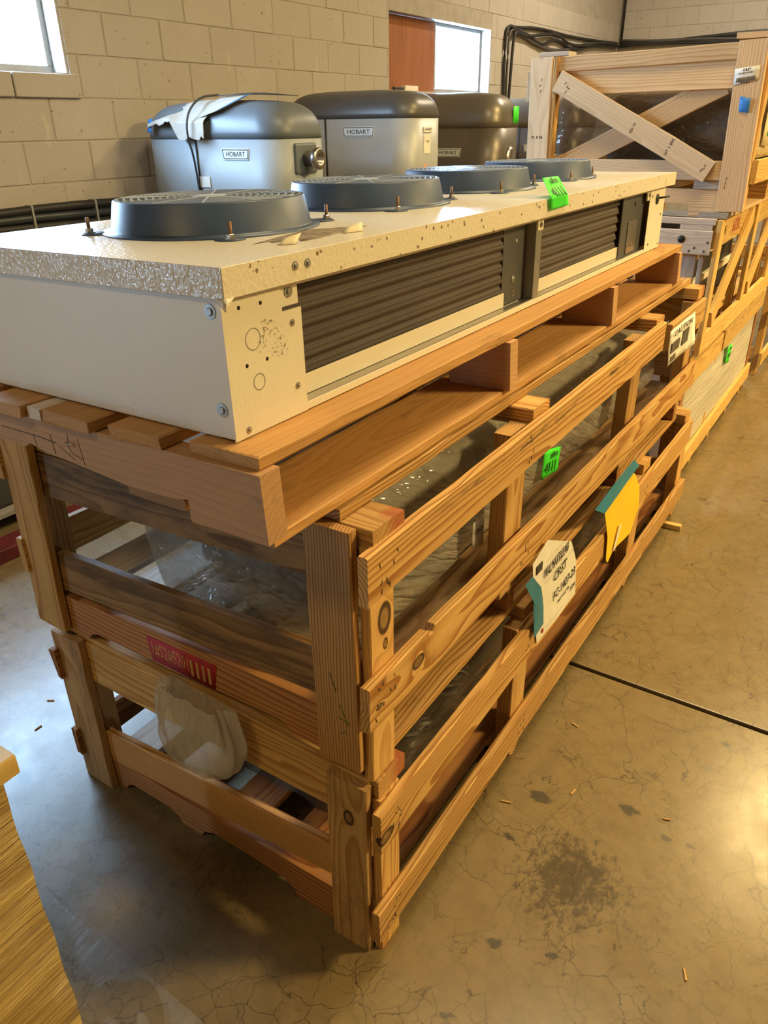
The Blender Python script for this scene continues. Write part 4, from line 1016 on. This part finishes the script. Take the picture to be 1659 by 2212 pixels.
text('stamp', 'HT 1 890', m['ink_grey'], cx_, (-0.270, 2.4905, 1.415), (0.42, 0, 0.9), (-0.9, 0, 0.42), 0.016); text('stamp', 'KD 19', m['ink_grey'], cx_, (-0.420, 2.4905, 1.480), (0.42, 0, 0.9), (-0.9, 0, 0.42), 0.014)
for x, z, a in ((-0.708, 1.640, 0.4), (-0.700, 1.628, 0.8), (-0.694, 1.622, -0.4), (-0.705, 1.610, 0.7), (-0.810, 1.655, 1.2), (-0.815, 1.635, 0.9), (-0.812, 1.615, 1.3), (-0.045, 1.31, 1.4), (-0.047, 1.295, 1.3), (-0.047, 1.28, 1.4), (-0.130, 1.352, 1.3), (-0.133, 1.342, 0.2), (-0.142, 1.336, 1.0)):
    dx, dz = 0.005*math.cos(a), 0.005*math.sin(a)
    tube('staple', m['ink_grey'], cx_, [(x-dx, 2.4900, z-dz), (x+dx, 2.4900, z+dz)], 0.0010, 4)
xw = empty('wrapped_machine', (-0.42, 3.2, 1.289), label='machine shrouded in dark clear film behind the X brace', cat='wrapped unit')
box('dark_body', m['brown_body'], xw, -0.58, -0.08, 2.68, 3.9, 1.291, 1.60, 0.03)
patch('plastic_film', m['film_brown'], xw, (-0.76, 2.585, 1.300), (-0.05, 2.585, 1.300), (-0.05, 2.60, 1.640), (-0.76, 2.60, 1.640), 26, 16, wave=0.05, seed=9, th=0.001)
patch('tan_sheet', m['tan_sheet'], xw, (0.0305, 2.56, 1.375), (0.0305, 3.95, 1.375), (0.0305, 3.95, 1.642), (0.0305, 2.56, 1.642), 24, 8, wave=0.008, seed=3, th=0.001, curve=lambda u, v: -0.006)
sl = patch('shipping_slip', m['paper_tan'], None, (0.0345, 2.60, 1.42), (0.0345, 2.76, 1.41), (0.0345, 2.77, 1.60), (0.0345, 2.61, 1.60), 3, 3, bulge=0.002)
tag(sl, 'tan paper slip on the aisle side of the cross-braced crate', 'label')
gs = empty('tag', (0.037, 2.70, 1.52), label='fluorescent green tag over the tan paper slip at the right edge', cat='tag')
patch('paper_slip', m['green'], gs, (0.0375, 2.68, 1.45), (0.0375, 2.80, 1.44), (0.0375, 2.80, 1.56), (0.0375, 2.68, 1.555), 3, 3, bulge=0.002)

bl = empty('barcode_label', (-0.04, 2.489, 1.645), label='white barcode label on the right post of the cross-braced crate', cat='label')
patch('label_paper', m['paper'], bl, (-0.078, 2.4888, 1.614), (0.002, 2.4888, 1.629), (-0.001, 2.4888, 1.673), (-0.083, 2.4888, 1.664), 3, 3)
text('lettering', 'CRST', m['ink'], bl, (-0.042, 2.4880, 1.661), (1, 0, 0.12), (0, 0, 1), 0.011)
text('lettering', 'FC 1427 23 240V', m['ink_grey'], bl, (-0.045, 2.4880, 1.651), (1, 0, 0.12), (0, 0, 1), 0.0065)
rr = random.Random(2); x = -0.072
while x < -0.012:
    w = rr.choice((0.0007, 0.0013, 0.002)); zz = 1.631+(x+0.042)*0.12
    box('barcode_bar', m['ink'], bl, x, x+w, 2.4880, 2.4885, zz-0.006, zz+0.008, 0); x += w+rr.choice((0.001, 0.0016))
text('lettering', '000101886 4', m['ink'], bl, (-0.042, 2.4880, 1.6215), (1, 0, 0.12), (0, 0, 1), 0.006)
bt = patch('blue_tape', m['blue_tape'], None, (-0.045, 2.489, 1.530), (-0.010, 2.486, 1.526), (-0.012, 2.482, 1.571), (-0.049, 2.489, 1.579), 4, 4, bulge=0.004)
tag(bt, 'square of bright blue tape stuck to the right crate post below the barcode label', 'tape')

# a further stack beyond, down the aisle
cd_ = empty('far_crate', (-0.45, 5.4, 0.0), label='farthest pine crate on the aisle floor beyond the white-sheeted one', cat='crate')
for y in (4.62, 5.30, 6.0, 6.7): bx('side_post', m['pine'], cd_, -0.075, -0.037, y, y+0.09, 0.0, 0.70)
for z in (0.06, 0.33, 0.60): bx('side_rail', m['wood_yellow'], cd_, -0.036, -0.017, 4.60, 6.82, z, z+0.09)
bx('end_post', m['pine'], cd_, -0.86, -0.77, 4.60, 4.619, 0.0, 0.70); bx('end_rail', m['pine'], cd_, -0.85, -0.08, 4.62, 4.64, 0.58, 0.68); bx('end_rail', m['pine'], cd_, -0.85, -0.08, 4.62, 4.64, 0.08, 0.18)
bx('top_board', m['pine'], cd_, -0.12, -0.02, 4.62, 6.8, 0.701, 0.72); bx('top_board', m['pine'], cd_, -0.86, -0.76, 4.62, 6.8, 0.701, 0.72)
ce_ = empty('far_crate', (-0.45, 5.4, 0.7205), label='pine crate with leaning side boards stacked on the farthest aisle crate', cat='crate')
for y in (4.60, 5.20, 5.9, 6.6): bx('side_post', m['wood_yellow'], ce_, -0.085, -0.047, y, y+0.09, 0.7205, 1.22)
board('slanted_brace', m['wood_yellow'], ce_, (-0.036, 4.66, 0.76), (-0.036, 5.2, 1.18), 0.085, 0.019, 'x'); board('slanted_brace', m['wood_yellow'], ce_, (-0.036, 5.85, 0.76), (-0.036, 5.3, 1.18), 0.085, 0.019, 'x')
bx('side_rail', m['wood_yellow'], ce_, -0.046, -0.027, 4.60, 6.7, 1.13, 1.21); bx('side_rail', m['wood_yellow'], ce_, -0.046, -0.027, 4.60, 6.7, 0.722, 0.80)
bx('end_rail', m['pine'], ce_, -0.85, -0.086, 4.60, 4.62, 1.12, 1.21); bx('end_rail', m['pine'], ce_, -0.85, -0.086, 4.60, 4.62, 0.722, 0.81)
bx('end_post', m['pine'], ce_, -0.86, -0.77, 4.58, 4.599, 0.7205, 1.22)

# ================================================================== the floor mixers along the wall
def rrect(x0, x1, y0, y1, r0, r1, n=7):
    """plan outline: front (x1) corners rounded by r1, back corners by r0"""
    out = []
    for cx, cy, r, a in ((x1-r1, y0+r1, r1, -90), (x1-r1, y1-r1, r1, 0), (x0+r0, y1-r0, r0, 90), (x0+r0, y0+r0, r0, 180)):
        for i in range(n+1):
            t = R(a+90*i/n); out.append((cx+r*math.cos(t), cy+r*math.sin(t)))
    return out
def loft(name, mat, parent, rings, close=True):
    bm = bmesh.new(); vr = [[bm.verts.new(p) for p in rg] for rg in rings]; n = len(rings[0])
    for a, b in zip(vr, vr[1:]):
        for k in range(n): bm.faces.new((a[k], a[(k+1) % n], b[(k+1) % n], b[k]))
    bm.faces.new(vr[0][::-1]); bm.faces.new(vr[-1])
    bs = base_of(parent)
    for v in bm.verts: v.co -= bs
    return link(name, bm_mesh(bm, name), mat, parent, smooth=True)
def mixer(label, x0, x1, y0, dep, zb, zs, zt, body, top, split, badge, badge_txt_mat='ink', r1=0.10):
    e = empty('floor_mixer', ((x0+x1)/2, y0+dep/2, 0.0), label=label, cat='mixer')
    y1 = y0+dep; cx, cy = (x0+x1)/2, (y0+y1)/2
    # pedestal and foot
    loft('pedestal', m[body], e, [[(cx-0.18+(px-cx)*s, cy+(py-cy)*s, z) for px, py in rrect(x0, x1, y0, y1, 0.06, 0.08)] for s, z in ((0.80, 0.0), (0.80, 0.10), (0.55, 0.16), (0.50, 0.80), (0.62, zb))])
    P = rrect(x0, x1, y0, y1, 0.07, r1)
    loft('motor_housing', m[body], e, [[(cx+(px-cx)*s, cy+(py-cy)*s, z) for px, py in P] for s, z in ((0.97, zb), (1.0, zb+0.02), (1.0, zs))])
    rings = []
    for i in range(13):
        t = i/12*math.pi/2; h = math.sin(t)**0.85; s = math.cos(t)**0.62 if i < 12 else 0.0
        s = max(s, 0.02)
        rings.append([(cx+(px-cx)*(1.006*s*0.62+0.38*min(1, s*1.6)), cy+(py-cy)*1.008*s, zs+0.002+(zt-zs)*h) for px, py in P])
    loft('top_cover', m[top], e, rings)
    # seam band over the housing
    xs = split
    tube('seam_trim', m['rubber'], e, [(xs, y0-0.002, zb+0.02), (xs, y0-0.003, zs)], 0.006, 6)
    # nameplate: white trapezium with dark outline and letters
    bx0, bx1, bz0, bz1 = badge; yy = y0-0.004; ins = 0.006; sl = 0.010
    np_ = prism('nameplate', m['badge'], e, [(bx0+sl, bz0), (bx1-sl, bz0), (bx1, bz1), (bx0, bz1)], 'y', yy, y0+0.001)
    q = [(bx0+ins, bz1-ins), (bx1-ins, bz1-ins), (bx1-sl-ins*0.6, bz0+ins), (bx0+sl+ins*0.6, bz0+ins)]
    for i in range(4):
        a, b = q[i], q[(i+1) % 4]; tube('plate_outline', m[badge_txt_mat], np_, [(a[0], yy, a[1]), (b[0], yy, b[1])], 0.0020, 5)
    text('lettering', 'HOBART', m[badge_txt_mat], np_, ((bx0+bx1)/2, yy-0.0006, (bz0+bz1)/2-0.001), (1, 0, 0), (0, 0, 1), (bz1-bz0)*0.62, 0.0004, (bx1-bx0)*0.70)
    return e
m1 = mixer('blue-grey floor mixer nearest the camera, cardboard draped on its top', -3.20, -2.215, 2.50, 0.46, 1.08, 1.440, 1.625, 'mixer_a', 'mixer_a_top', -2.80, (-2.612, -2.418, 1.342, 1.396), r1=0.15)
# attachment hub on its front
hp = box('hub_plate', m['mixer_a_top'], m1, -2.227, -2.20, 2.62, 2.80, 1.27, 1.42, 0.012)
lathe('attachment_hub', m['steel'], hp, [(0.0, 0.002), (0.040, 0.002), (0.041, 0.050), (0.052, 0.054), (0.054, 0.085), (0.046, 0.092), (0.024, 0.090), (0.022, 0.06), (0.0, 0.06)], (-2.203, 2.71, 1.345), 28, 'x')
box('data_sticker', m['paper'], m1, -2.80, -2.72, 2.494, 2.499, 1.20, 1.255, 0.001)
m2 = mixer('silver-sided floor mixer with graphite dome, second from the camera', -3.18, -2.18, 3.72, 0.48, 1.08, 1.535, 1.700, 'mixer_b', 'mixer_b_top', -2.83, (-2.690, -2.440, 1.430, 1.490), r1=0.15)
box('switch_box', m['mixer_b_top'], m2, -2.66, -2.28, 3.62, 3.718, 1.10, 1.205, 0.02)
lathe('speed_knob', m['rubber'], m2, [(0, 0.0), (0.025, 0.0), (0.03, -0.012), (0.022, -0.04), (0, -0.042)], (-2.42, 3.62, 1.18), 20, 'y')
prism('nameplate', m['badge'], m2, [(3.90, 1.455), (4.00, 1.455), (4.01, 1.485), (3.89, 1.485)], 'x', -2.182, -2.176)
text('lettering', 'HOBART', m['ink'], m2, (-2.1755, 3.95, 1.470), (0, 1, 0), (0, 0, 1), 0.018, 0.0004, 0.085)
box('data_sticker', m['paper'], m2, -2.183, -2.177, 3.90, 3.985, 1.33, 1.44, 0.001)
text('lettering', 'V 208', m['ink'], m2, (-2.1765, 3.943, 1.40), (0, 1, 0), (0, 0, 1), 0.018, 0.0003)
patch('orange_sticker', m['orange'], m2, (-2.1765, 3.88, 1.19), (-2.1765, 3.91, 1.20), (-2.1765, 3.93, 1.27), (-2.1765, 3.90, 1.26), 2, 2)
m3 = mixer('charcoal floor mixer with a green tag, third from the camera', -3.15, -2.17, 4.97, 0.50, 1.05, 1.47, 1.715, 'mixer_c', 'mixer_c_top', -2.78, (-2.700, -2.470, 1.268, 1.330), r1=0.17)
lathe('hub_cap', m['steel'], m3, [(0, 0.03), (0.05, 0.028), (0.075, 0.012), (0.08, 0.0), (0, 0.0)], (-2.171, 5.22, 1.26), 28, 'x')
patch('green_tag', m['green'], m3, (-2.167, 5.24, 1.50), (-2.167, 5.34, 1.50), (-2.170, 5.34, 1.615), (-2.170, 5.24, 1.615), 2, 2)
m4 = mixer('charcoal floor mixer half hidden by the cross-braced crate, last in the row', -3.10, -2.05, 6.40, 0.52, 1.05, 1.46, 1.70, 'mixer_c', 'mixer_c_top', -2.62, (-2.575, -2.345, 1.262, 1.325), r1=0.15)

# cardboard draped over the first mixer
cb_ = empty('cardboard_sheet', (-2.80, 2.7, 1.44), label='torn grey cardboard draped over the nearest mixer top', cat='cardboard')
def drape(name, x0, x1, y0, y1, zf, hang, rag, seed, mat='card'):
    """sheet following the dome: v runs from the back over the top and down the near side"""
    rr = random.Random(seed); bm = bmesh.new(); nu, nv = 26, 22; lay = []
    low = [rr.uniform(-rag, rag) for _ in range(nu+1)]
    for s in (0.0, 0.004):
        g = []
        for j in range(nv+1):
            v = j/nv; row = []
            for i in range(nu+1):
                u = i/nu; x = x0+(x1-x0)*u
                if v < 0.55:
                    t = v/0.55; y = y1+(y0+0.03-y1)*t; z = zf(x, y)+0.006
                else:
                    t = (v-0.55)/0.45; y = y0+0.03-0.055*min(1, t*3)-0.012*t
                    z = zf(x, y0+0.03)+0.006-(hang(u)+low[i]*(t > 0.9))*t
                row.append(bm.verts.new((x, y-s*(1 if v > 0.55 else 0), z+s*(0 if v > 0.55 else 1))))
            g.append(row)
        lay.append(g)
    for g in lay:
        for j in range(nv):
            for i in range(nu): bm.faces.new((g[j][i], g[j][i+1], g[j+1][i+1], g[j+1][i]))
    a, b = lay; rim = [(0, i) for i in range(nu+1)]+[(j, nu) for j in range(1, nv+1)]+[(nv, i) for i in range(nu-1, -1, -1)]+[(j, 0) for j in range(nv-1, 0, -1)]
    for k in range(len(rim)):
        (p, q), (r_, s_) = rim[k], rim[(k+1) % len(rim)]; bm.faces.new((a[p][q], b[p][q], b[r_][s_], a[r_][s_]))
    bs = base_of(cb_)
    for v in bm.verts: v.co -= bs
    return link(name, bm_mesh(bm, name), M[mat], cb_)
def dome(x, y):
    u = (x+2.71)/0.49; v = (y-2.73)/0.23
    return 1.44+0.185*max(0.0, 1-abs(u)**3.2)**0.42*max(0.05, 1-abs(v)**3)**0.40
def dome1(x, y): return max(1.50, dome(max(-3.12, x), y)) if x > -3.14 else 1.50
drape('card_panel', -3.13, -2.70, 2.50, 2.92, dome1, lambda u: 0.035+0.085*max(0, min(1, (u-0.42)*9)), 0.012, 4)
patch('card_panel', m['card'], cb_, (-2.80, 2.485, 1.53), (-2.62, 2.50, 1.575), (-2.48, 2.60, 1.645), (-2.70, 2.62, 1.640), 8, 8, bulge=0.008, th=0.004, seed=6)
patch('blue_tape_strip', m['blue_tape'], cb_, (-3.136, 2.463, 1.475), (-3.100, 2.460, 1.475), (-3.100, 2.480, 1.545), (-3.136, 2.483, 1.540), 2, 4, th=0.001)
patch('blue_tape_strip', m['blue_tape'], cb_, (-2.615, 2.495, 1.578), (-2.598, 2.498, 1.582), (-2.470, 2.60, 1.650), (-2.487, 2.60, 1.650), 2, 2, th=0.001)
patch('card_flap', m['strap'], cb_, (-2.70, 2.60, 1.648), (-2.45, 2.62, 1.650), (-2.26, 2.74, 1.640), (-2.55, 2.78, 1.655), 8, 5, bulge=0.01, th=0.003, ragged=0.012, seed=8)
stp = tube('strapping_band', m['strap'], None, [(-2.792, 2.70, 1.655), (-2.792, 2.56, 1.645), (-2.792, 2.47, 1.585), (-2.794, 2.438, 1.52), (-2.796, 2.440, 1.44), (-2.798, 2.470, 1.36), (-2.80, 2.488, 1.15)], 0.006, 6, smooth_path=2)
tag(stp, 'dark strapping band running down over the cardboard on the nearest mixer', 'strap')

# ================================================================== cables on the wall
XC = XW+0.03
cab = empty('cable_bundle', (XC, 7.6, 2.1), label='bundle of black cables sagging along the wall right of the far window', cat='cables')
paths = [
    [(7.50, 1.70), (7.47, 2.08), (7.48, 2.34), (7.56, 2.385), (7.70, 2.375), (8.3, 2.42), (9.2, 2.40), (10.2, 2.42), (11.0, 2.44)],
    [(7.54, 1.70), (7.52, 2.05), (7.53, 2.30), (7.60, 2.36), (7.75, 2.34), (8.15, 2.27), (8.7, 2.22), (9.3, 2.28), (10.0, 2.40), (11.0, 2.42)],
    [(7.58, 1.70), (7.60, 2.05), (7.62, 2.28), (7.66, 2.345), (7.9, 2.31), (8.4, 2.36), (8.8, 2.40), (9.2, 2.31), (9.8, 2.34), (10.4, 2.42), (11.0, 2.41)],
    [(7.62, 2.36), (7.9, 2.36), (8.2, 2.31), (8.55, 2.24), (9.0, 2.24), (9.6, 2.33), (10.4, 2.37), (11.0, 2.39)],
    [(7.60, 2.37), (8.0, 2.33), (8.25, 2.28), (8.45, 2.27), (8.65, 2.33), (8.9, 2.345), (9.4, 2.26), (10.0, 2.36), (11.0, 2.40)]]
for i, p in enumerate(paths):
    tube('cable', m['rubber' if i % 2 == 0 else 'cable_grey'], cab, [(XC+0.012*(i % 3), y, z) for y, z in p], 0.016 if i != 1 else 0.012, 8, smooth_path=2)
cab2 = empty('cable_bundle', (-2.3, YB-0.04, 2.40), label='black cables strung along the rear wall above the cross-braced crate', cat='cables')
for i in range(4):
    tube('cable', m['rubber' if i % 2 else 'cable_grey'], cab2, [(x, YB-0.06-0.012*i, 2.47+0.02*math.sin(x*3+i*1.3)-0.022*i) for x in [-3.30+0.2*k for k in range(16)]], 0.018, 6)
tube('riser_pipe', m['rubber'], cab2, [(XW+0.05, YB-0.045, 2.40), (XW+0.05, YB-0.045, 4.5)], 0.016, 8)
hose = empty('wall_hose', (XC, 1.5, 1.12), label='black hoses running along the block wall behind the fan unit', cat='hose')
for i in range(3):
    tube('hose', m['rubber' if i != 1 else 'strap'], hose, [(XC+0.01, y, 1.118-0.042*i+0.006*math.sin(y*4+i)) for y in [0.3+0.25*k for k in range(13)]], 0.022, 8)
for y in (1.75, 2.15): box('clamp', m['frame_grey'], hose, XW-0.005, XC+0.035, y, y+0.012, 1.01, 1.145, 0.002)
skid = empty('red_skid', (-2.05, 1.0, 0.0), label='low dark red timber skid on the floor left of the crates', cat='skid')
bx('runner', m['red_paint'], skid, -2.17, -2.06, 0.36, 2.2, 0.0, 0.055, ragged=0.01)
bx('runner', m['red_paint'], skid, -2.75, -2.64, 0.40, 2.2, 0.0, 0.055, ragged=0.01)
bx('top_plank', m['wood_grey'], skid, -2.80, -2.30, 0.42, 2.2, 0.0555, 0.078)
patch('label_strip', m['paper'], skid, (-2.085, 0.92, 0.0555), (-2.058, 0.92, 0.0555), (-2.058, 1.30, 0.0555), (-2.085, 1.30, 0.0555), 2, 2)
dk = empty('dark_crate', (-2.55, 0.85, 0.0785), label='dark covered box on the red skid, glimpsed left of the crates', cat='box')
box('box_body', m['cable_grey'], dk, -2.78, -2.34, 0.46, 1.3, 0.079, 0.50, 0.02)
box('box_lid', m['rubber'], dk, -2.79, -2.33, 0.45, 1.31, 0.5005, 0.54, 0.01)

# ================================================================== papers and tags at the front
def green_tag(label, loc, quad, top, letters):
    e = empty('tag', loc, label=label, cat='tag')
    patch('paper_slip', m['green'], e, *quad, 6, 6, bulge=0.002)
    return e
g1 = empty('tag', (LX, 0.94, LT), label='fluorescent green tag folded over the edge of the cream fan unit', cat='tag')
patch('paper_slip', m['green'], g1, (LX+0.003, 0.866, 1.3625), (LX+0.003, 0.966, 1.3625), (-0.128, 0.995, 1.396), (-0.128, 0.903, 1.397), 8, 8, th=0.0005, bulge=-0.003)
patch('paper_slip', m['green'], g1, (LX+0.0025, 0.874, 1.3360), (LX+0.0025, 0.980, 1.3385), (LX+0.003, 0.966, 1.3625), (LX+0.003, 0.866, 1.3625), 6, 6, th=0.0005)
text('lettering', 'sAm', m['ink'], g1, (-0.1185, 0.945, 1.3905), (0, 1, 0), (-0.65, 0.45, 0.62), 0.024, 0.0003)
text('lettering', '4111', m['ink'], g1, (-0.0960, 0.928, 1.3690), (0, 1, 0), (-0.65, 0.45, 0.62), 0.036, 0.0003)
g2 = empty('tag', (-0.062, 0.94, 0.73), label='fluorescent green tag on the film showing between the upper crate rails', cat='tag')
patch('paper_slip', m['green'], g2, (-0.060, 0.885, 0.700), (-0.060, 1.000, 0.684), (-0.062, 1.012, 0.748), (-0.062, 0.898, 0.776), 6, 6, bulge=0.003)
text('lettering', 'sAm', m['ink'], g2, (-0.0565, 0.955, 0.748), (0, 1, -0.16), (0, 0.1, 1), 0.027, 0.0003)
text('lettering', '4111', m['ink'], g2, (-0.0565, 0.938, 0.718), (0, 1, -0.16), (0, 0.1, 1), 0.040, 0.0003)

wp = empty('shipping_notice', (0.04, 0.78, 0.50), label='white shipping notice with large printed lettering taped beside the crate post', cat='notice')
def sheet_poly(name, mat, parent, pts, nx=0.0, th=0.0006, seed=1, amp=0.004):
    """sheet cut to an outline in the (y,z) plane, gently creased"""
    bm = bmesh.new(); vs = [bm.verts.new(p) for p in pts]; f = bm.faces.new(vs)
    bmesh.ops.triangulate(bm, faces=[f]); bmesh.ops.subdivide_edges(bm, edges=bm.edges[:], cuts=3, use_grid_fill=True)
    bmesh.ops.triangulate(bm, faces=bm.faces[:])
    for v in bm.verts: v.co.x += amp*noise.noise(Vector((v.co.y*9+seed, v.co.z*9, seed)))
    r = bmesh.ops.extrude_face_region(bm, geom=bm.faces[:])
    for v in [g for g in r['geom'] if isinstance(g, bmesh.types.BMVert)]: v.co.x -= th
    bs = base_of(parent)
    for v in bm.verts: v.co -= bs
    return link(name, bm_mesh(bm, name), mat, parent)
px = 0.041
sheet_poly('paper_sheet', m['paper'], wp, [(px-0.004, 0.623, 0.615), (px-0.004, 0.705, 0.642), (px, 0.872, 0.559), (px, 0.932, 0.468), (px, 0.959, 0.353), (px, 0.83, 0.352), (px, 0.693, 0.353), (px, 0.653, 0.472)], seed=2, amp=0.002)
up = Vector((0, 0.16, 1)); ln = (0, 1, 0.02)
for body, y, z, sz, w, mt in (('WALMART#3348', 0.768, 0.556, 0.042, 0.160, 'ink'), ('CRST', 0.805, 0.508, 0.040, 0.085, 'ink'), ('FC-1427-23', 0.850, 0.446, 0.038, 0.150, 'ink'), ('(approved) 100', 0.850, 0.412, 0.012, 0.080, 'ink_grey'), ('124', 0.918, 0.398, 0.020, 0.034, 'ink')):
    text('lettering', body, m[mt], wp, (px+0.0017, y, z), ln, up, sz, 0.0003, w)
for i, (y, z, w) in enumerate(((0.770, 0.592, 0.15), (0.80, 0.530, 0.20), (0.80, 0.374, 0.12))):
    text('printed_rule', '_'*9, m['ink_grey'], wp, (px+0.0017, y, z), ln, up, 0.006, 0.0002, w)
for i in range(7): box('barcode_bar', m['ink_grey'], wp, px-0.004, px-0.0005, 0.645+i*0.005, 0.6475+i*0.005, 0.578, 0.600, 0)
box('red_dot', m['red_ink'], wp, px+0.001, px+0.0025, 0.715, 0.723, 0.372, 0.384, 0)
sheet_poly('teal_tape', m['teal'], wp, [(px+0.001, 0.574, 0.590), (px+0.001, 0.615, 0.592), (px+0.0045, 0.668, 0.535), (px+0.0045, 0.700, 0.459), (px+0.0045, 0.712, 0.404), (px+0.0045, 0.655, 0.395), (px+0.0045, 0.648, 0.49)], seed=5, amp=0.002)
yp = empty('yellow_paper', (0.035, 1.30, 0.45), label='bright yellow paper hanging from teal tape further along the crates', cat='paper')
sheet_poly('paper_sheet', m['yellow'], yp, [(0.043, 1.122, 0.550), (0.042, 1.235, 0.566), (0.042, 1.362, 0.578), (0.043, 1.440, 0.520), (0.044, 1.496, 0.463), (0.045, 1.529, 0.375), (0.044, 1.489, 0.298), (0.044, 1.383, 0.316), (0.044, 1.283, 0.331), (0.044, 1.240, 0.308), (0.044, 1.220, 0.326), (0.044, 1.200, 0.415)], seed=7, amp=0.0025)
sheet_poly('teal_tape', m['teal'], yp, [(0.036, 1.061, 0.564), (0.048, 1.120, 0.531), (0.049, 1.24, 0.544), (0.049, 1.40, 0.562), (0.048, 1.44, 0.556), (0.042, 1.38, 0.598), (0.042, 1.22, 0.592)], seed=3, amp=0.002)
sheet_poly('clear_sticker', m['paper'], yp, [(0.0485, 1.268, 0.335), (0.0485, 1.292, 0.335), (0.0485, 1.325, 0.405), (0.0485, 1.302, 0.41)], seed=3, amp=0.001)
fp = empty('packing_sheet', (0.019, 1.95, 0.87), label='printed packing sheet pasted on the upper crate far rail', cat='notice')
patch('paper_sheet', m['paper'], fp, (0.019, 1.72, 0.795), (0.019, 2.10, 0.785), (0.019, 2.02, 0.915), (0.019, 1.69, 0.915), 8, 6, wave=0.004, bulge=0.002)
text('lettering', 'CAUTION', m['ink'], fp, (0.0235, 1.86, 0.896), (0, 1, 0), (0, 0, 1), 0.028, 0.0003, 0.24)
for y0, y1, z0_, z1_ in ((1.73, 1.83, 0.835, 0.868), (1.87, 1.95, 0.83, 0.88), (1.74, 1.80, 0.805, 0.822)):
    box('printed_block', m['ink_grey'], fp, 0.021, 0.0235, y0, y1, z0_, z1_, 0)

# ================================================================== foreground, lower left
gb_ = empty('wrapped_carton', (-0.62, -1.0, 0.0), label='tall carton in shiny tan stretch film at the lower left corner', cat='carton')
bm = bmesh.new(); ny, nz = 40, 30
fx = -0.300
g = []
for j in range(nz+1):
    row = []
    for i in range(ny+1):
        y = -1.6+(1.6-0.437)*i/ny; z = 0.002+0.705*j/nz
        row.append(bm.verts.new((fx+0.004*noise.noise(Vector((y*8, z*26, 0)))*(0 if i == ny else 1), y+(0.0015*math.sin(j*0.9) if i == ny else 0), z)))
    g.append(row)
for j in range(nz):
    for i in range(ny): bm.faces.new((g[j][i], g[j][i+1], g[j+1][i+1], g[j+1][i]))
b0 = [bm.verts.new(p) for p in ((-0.95, -1.6, 0.002), (-0.95, -0.437, 0.002), (-0.95, -0.437, 0.707), (-0.95, -1.6, 0.707))]
bm.faces.new((b0[0], b0[1], b0[2], b0[3]))
bm.faces.new([g[j][ny] for j in range(nz+1)]+[b0[2], b0[1]]); bm.faces.new([g[j][0] for j in range(nz+1)]+[b0[3], b0[0]])
bm.faces.new([g[nz][i] for i in range(ny+1)]+[b0[2], b0[3]]); bm.faces.new([g[0][i] for i in range(ny+1)]+[b0[1], b0[0]])
bs = base_of(gb_)
for v in bm.verts: v.co -= bs
link('film_wrap', bm_mesh(bm, 'wrap'), m['goldwrap'], gb_)
box('top_flap', m['goldwrap'], gb_, -0.50, -0.292, -0.60, -0.412, 0.708, 0.742, 0.003)
ff = empty('plastic_sheet', (-0.4, -0.3, 0.001), label='thin clear plastic sheet lying on the floor beside the wrapped carton', cat='plastic sheet')
patch('sheet', m['film_floor'], ff, (-0.285, -0.425, 0.003), (-0.10, -0.50, 0.003), (-0.16, -0.282, 0.004), (-0.70, -0.262, 0.004), 20, 10, wave=0.004, th=0.0006, seed=12, curve=lambda u, v: 0.003)
rdb = random.Random(11)
for i, (x, y) in enumerate(((0.20, 0.62), (0.12, 0.85), (-1.15, 0.03), (-1.22, 0.12), (0.55, 0.30), (0.42, 0.66), (0.07, 0.50))):
    a = rdb.uniform(0, 3.1); L = rdb.uniform(0.006, 0.014)
    o = board('wood_splinter', m['pine'], None, (x-L*math.cos(a), y-L*math.sin(a), 0.003), (x+L*math.cos(a), y+L*math.sin(a), 0.003), 0.004, 0.003, 'z', ch=0.0005, rough=0.0003)
    o.location = (x, y, 0.0018); tag(o, 'tiny wood splinter lying ' + ('beside the bottom crate near the white notice', 'nearest the bottom crate below the yellow paper', 'left of the crates near the foil carton, first of two', 'left of the crates near the foil carton, farther of two', 'on the open floor nearest the camera', 'on the open floor short of the joint line', 'close under the lower rail by the dark worn patch')[i], 'splinter', 'splinters scattered on the floor')
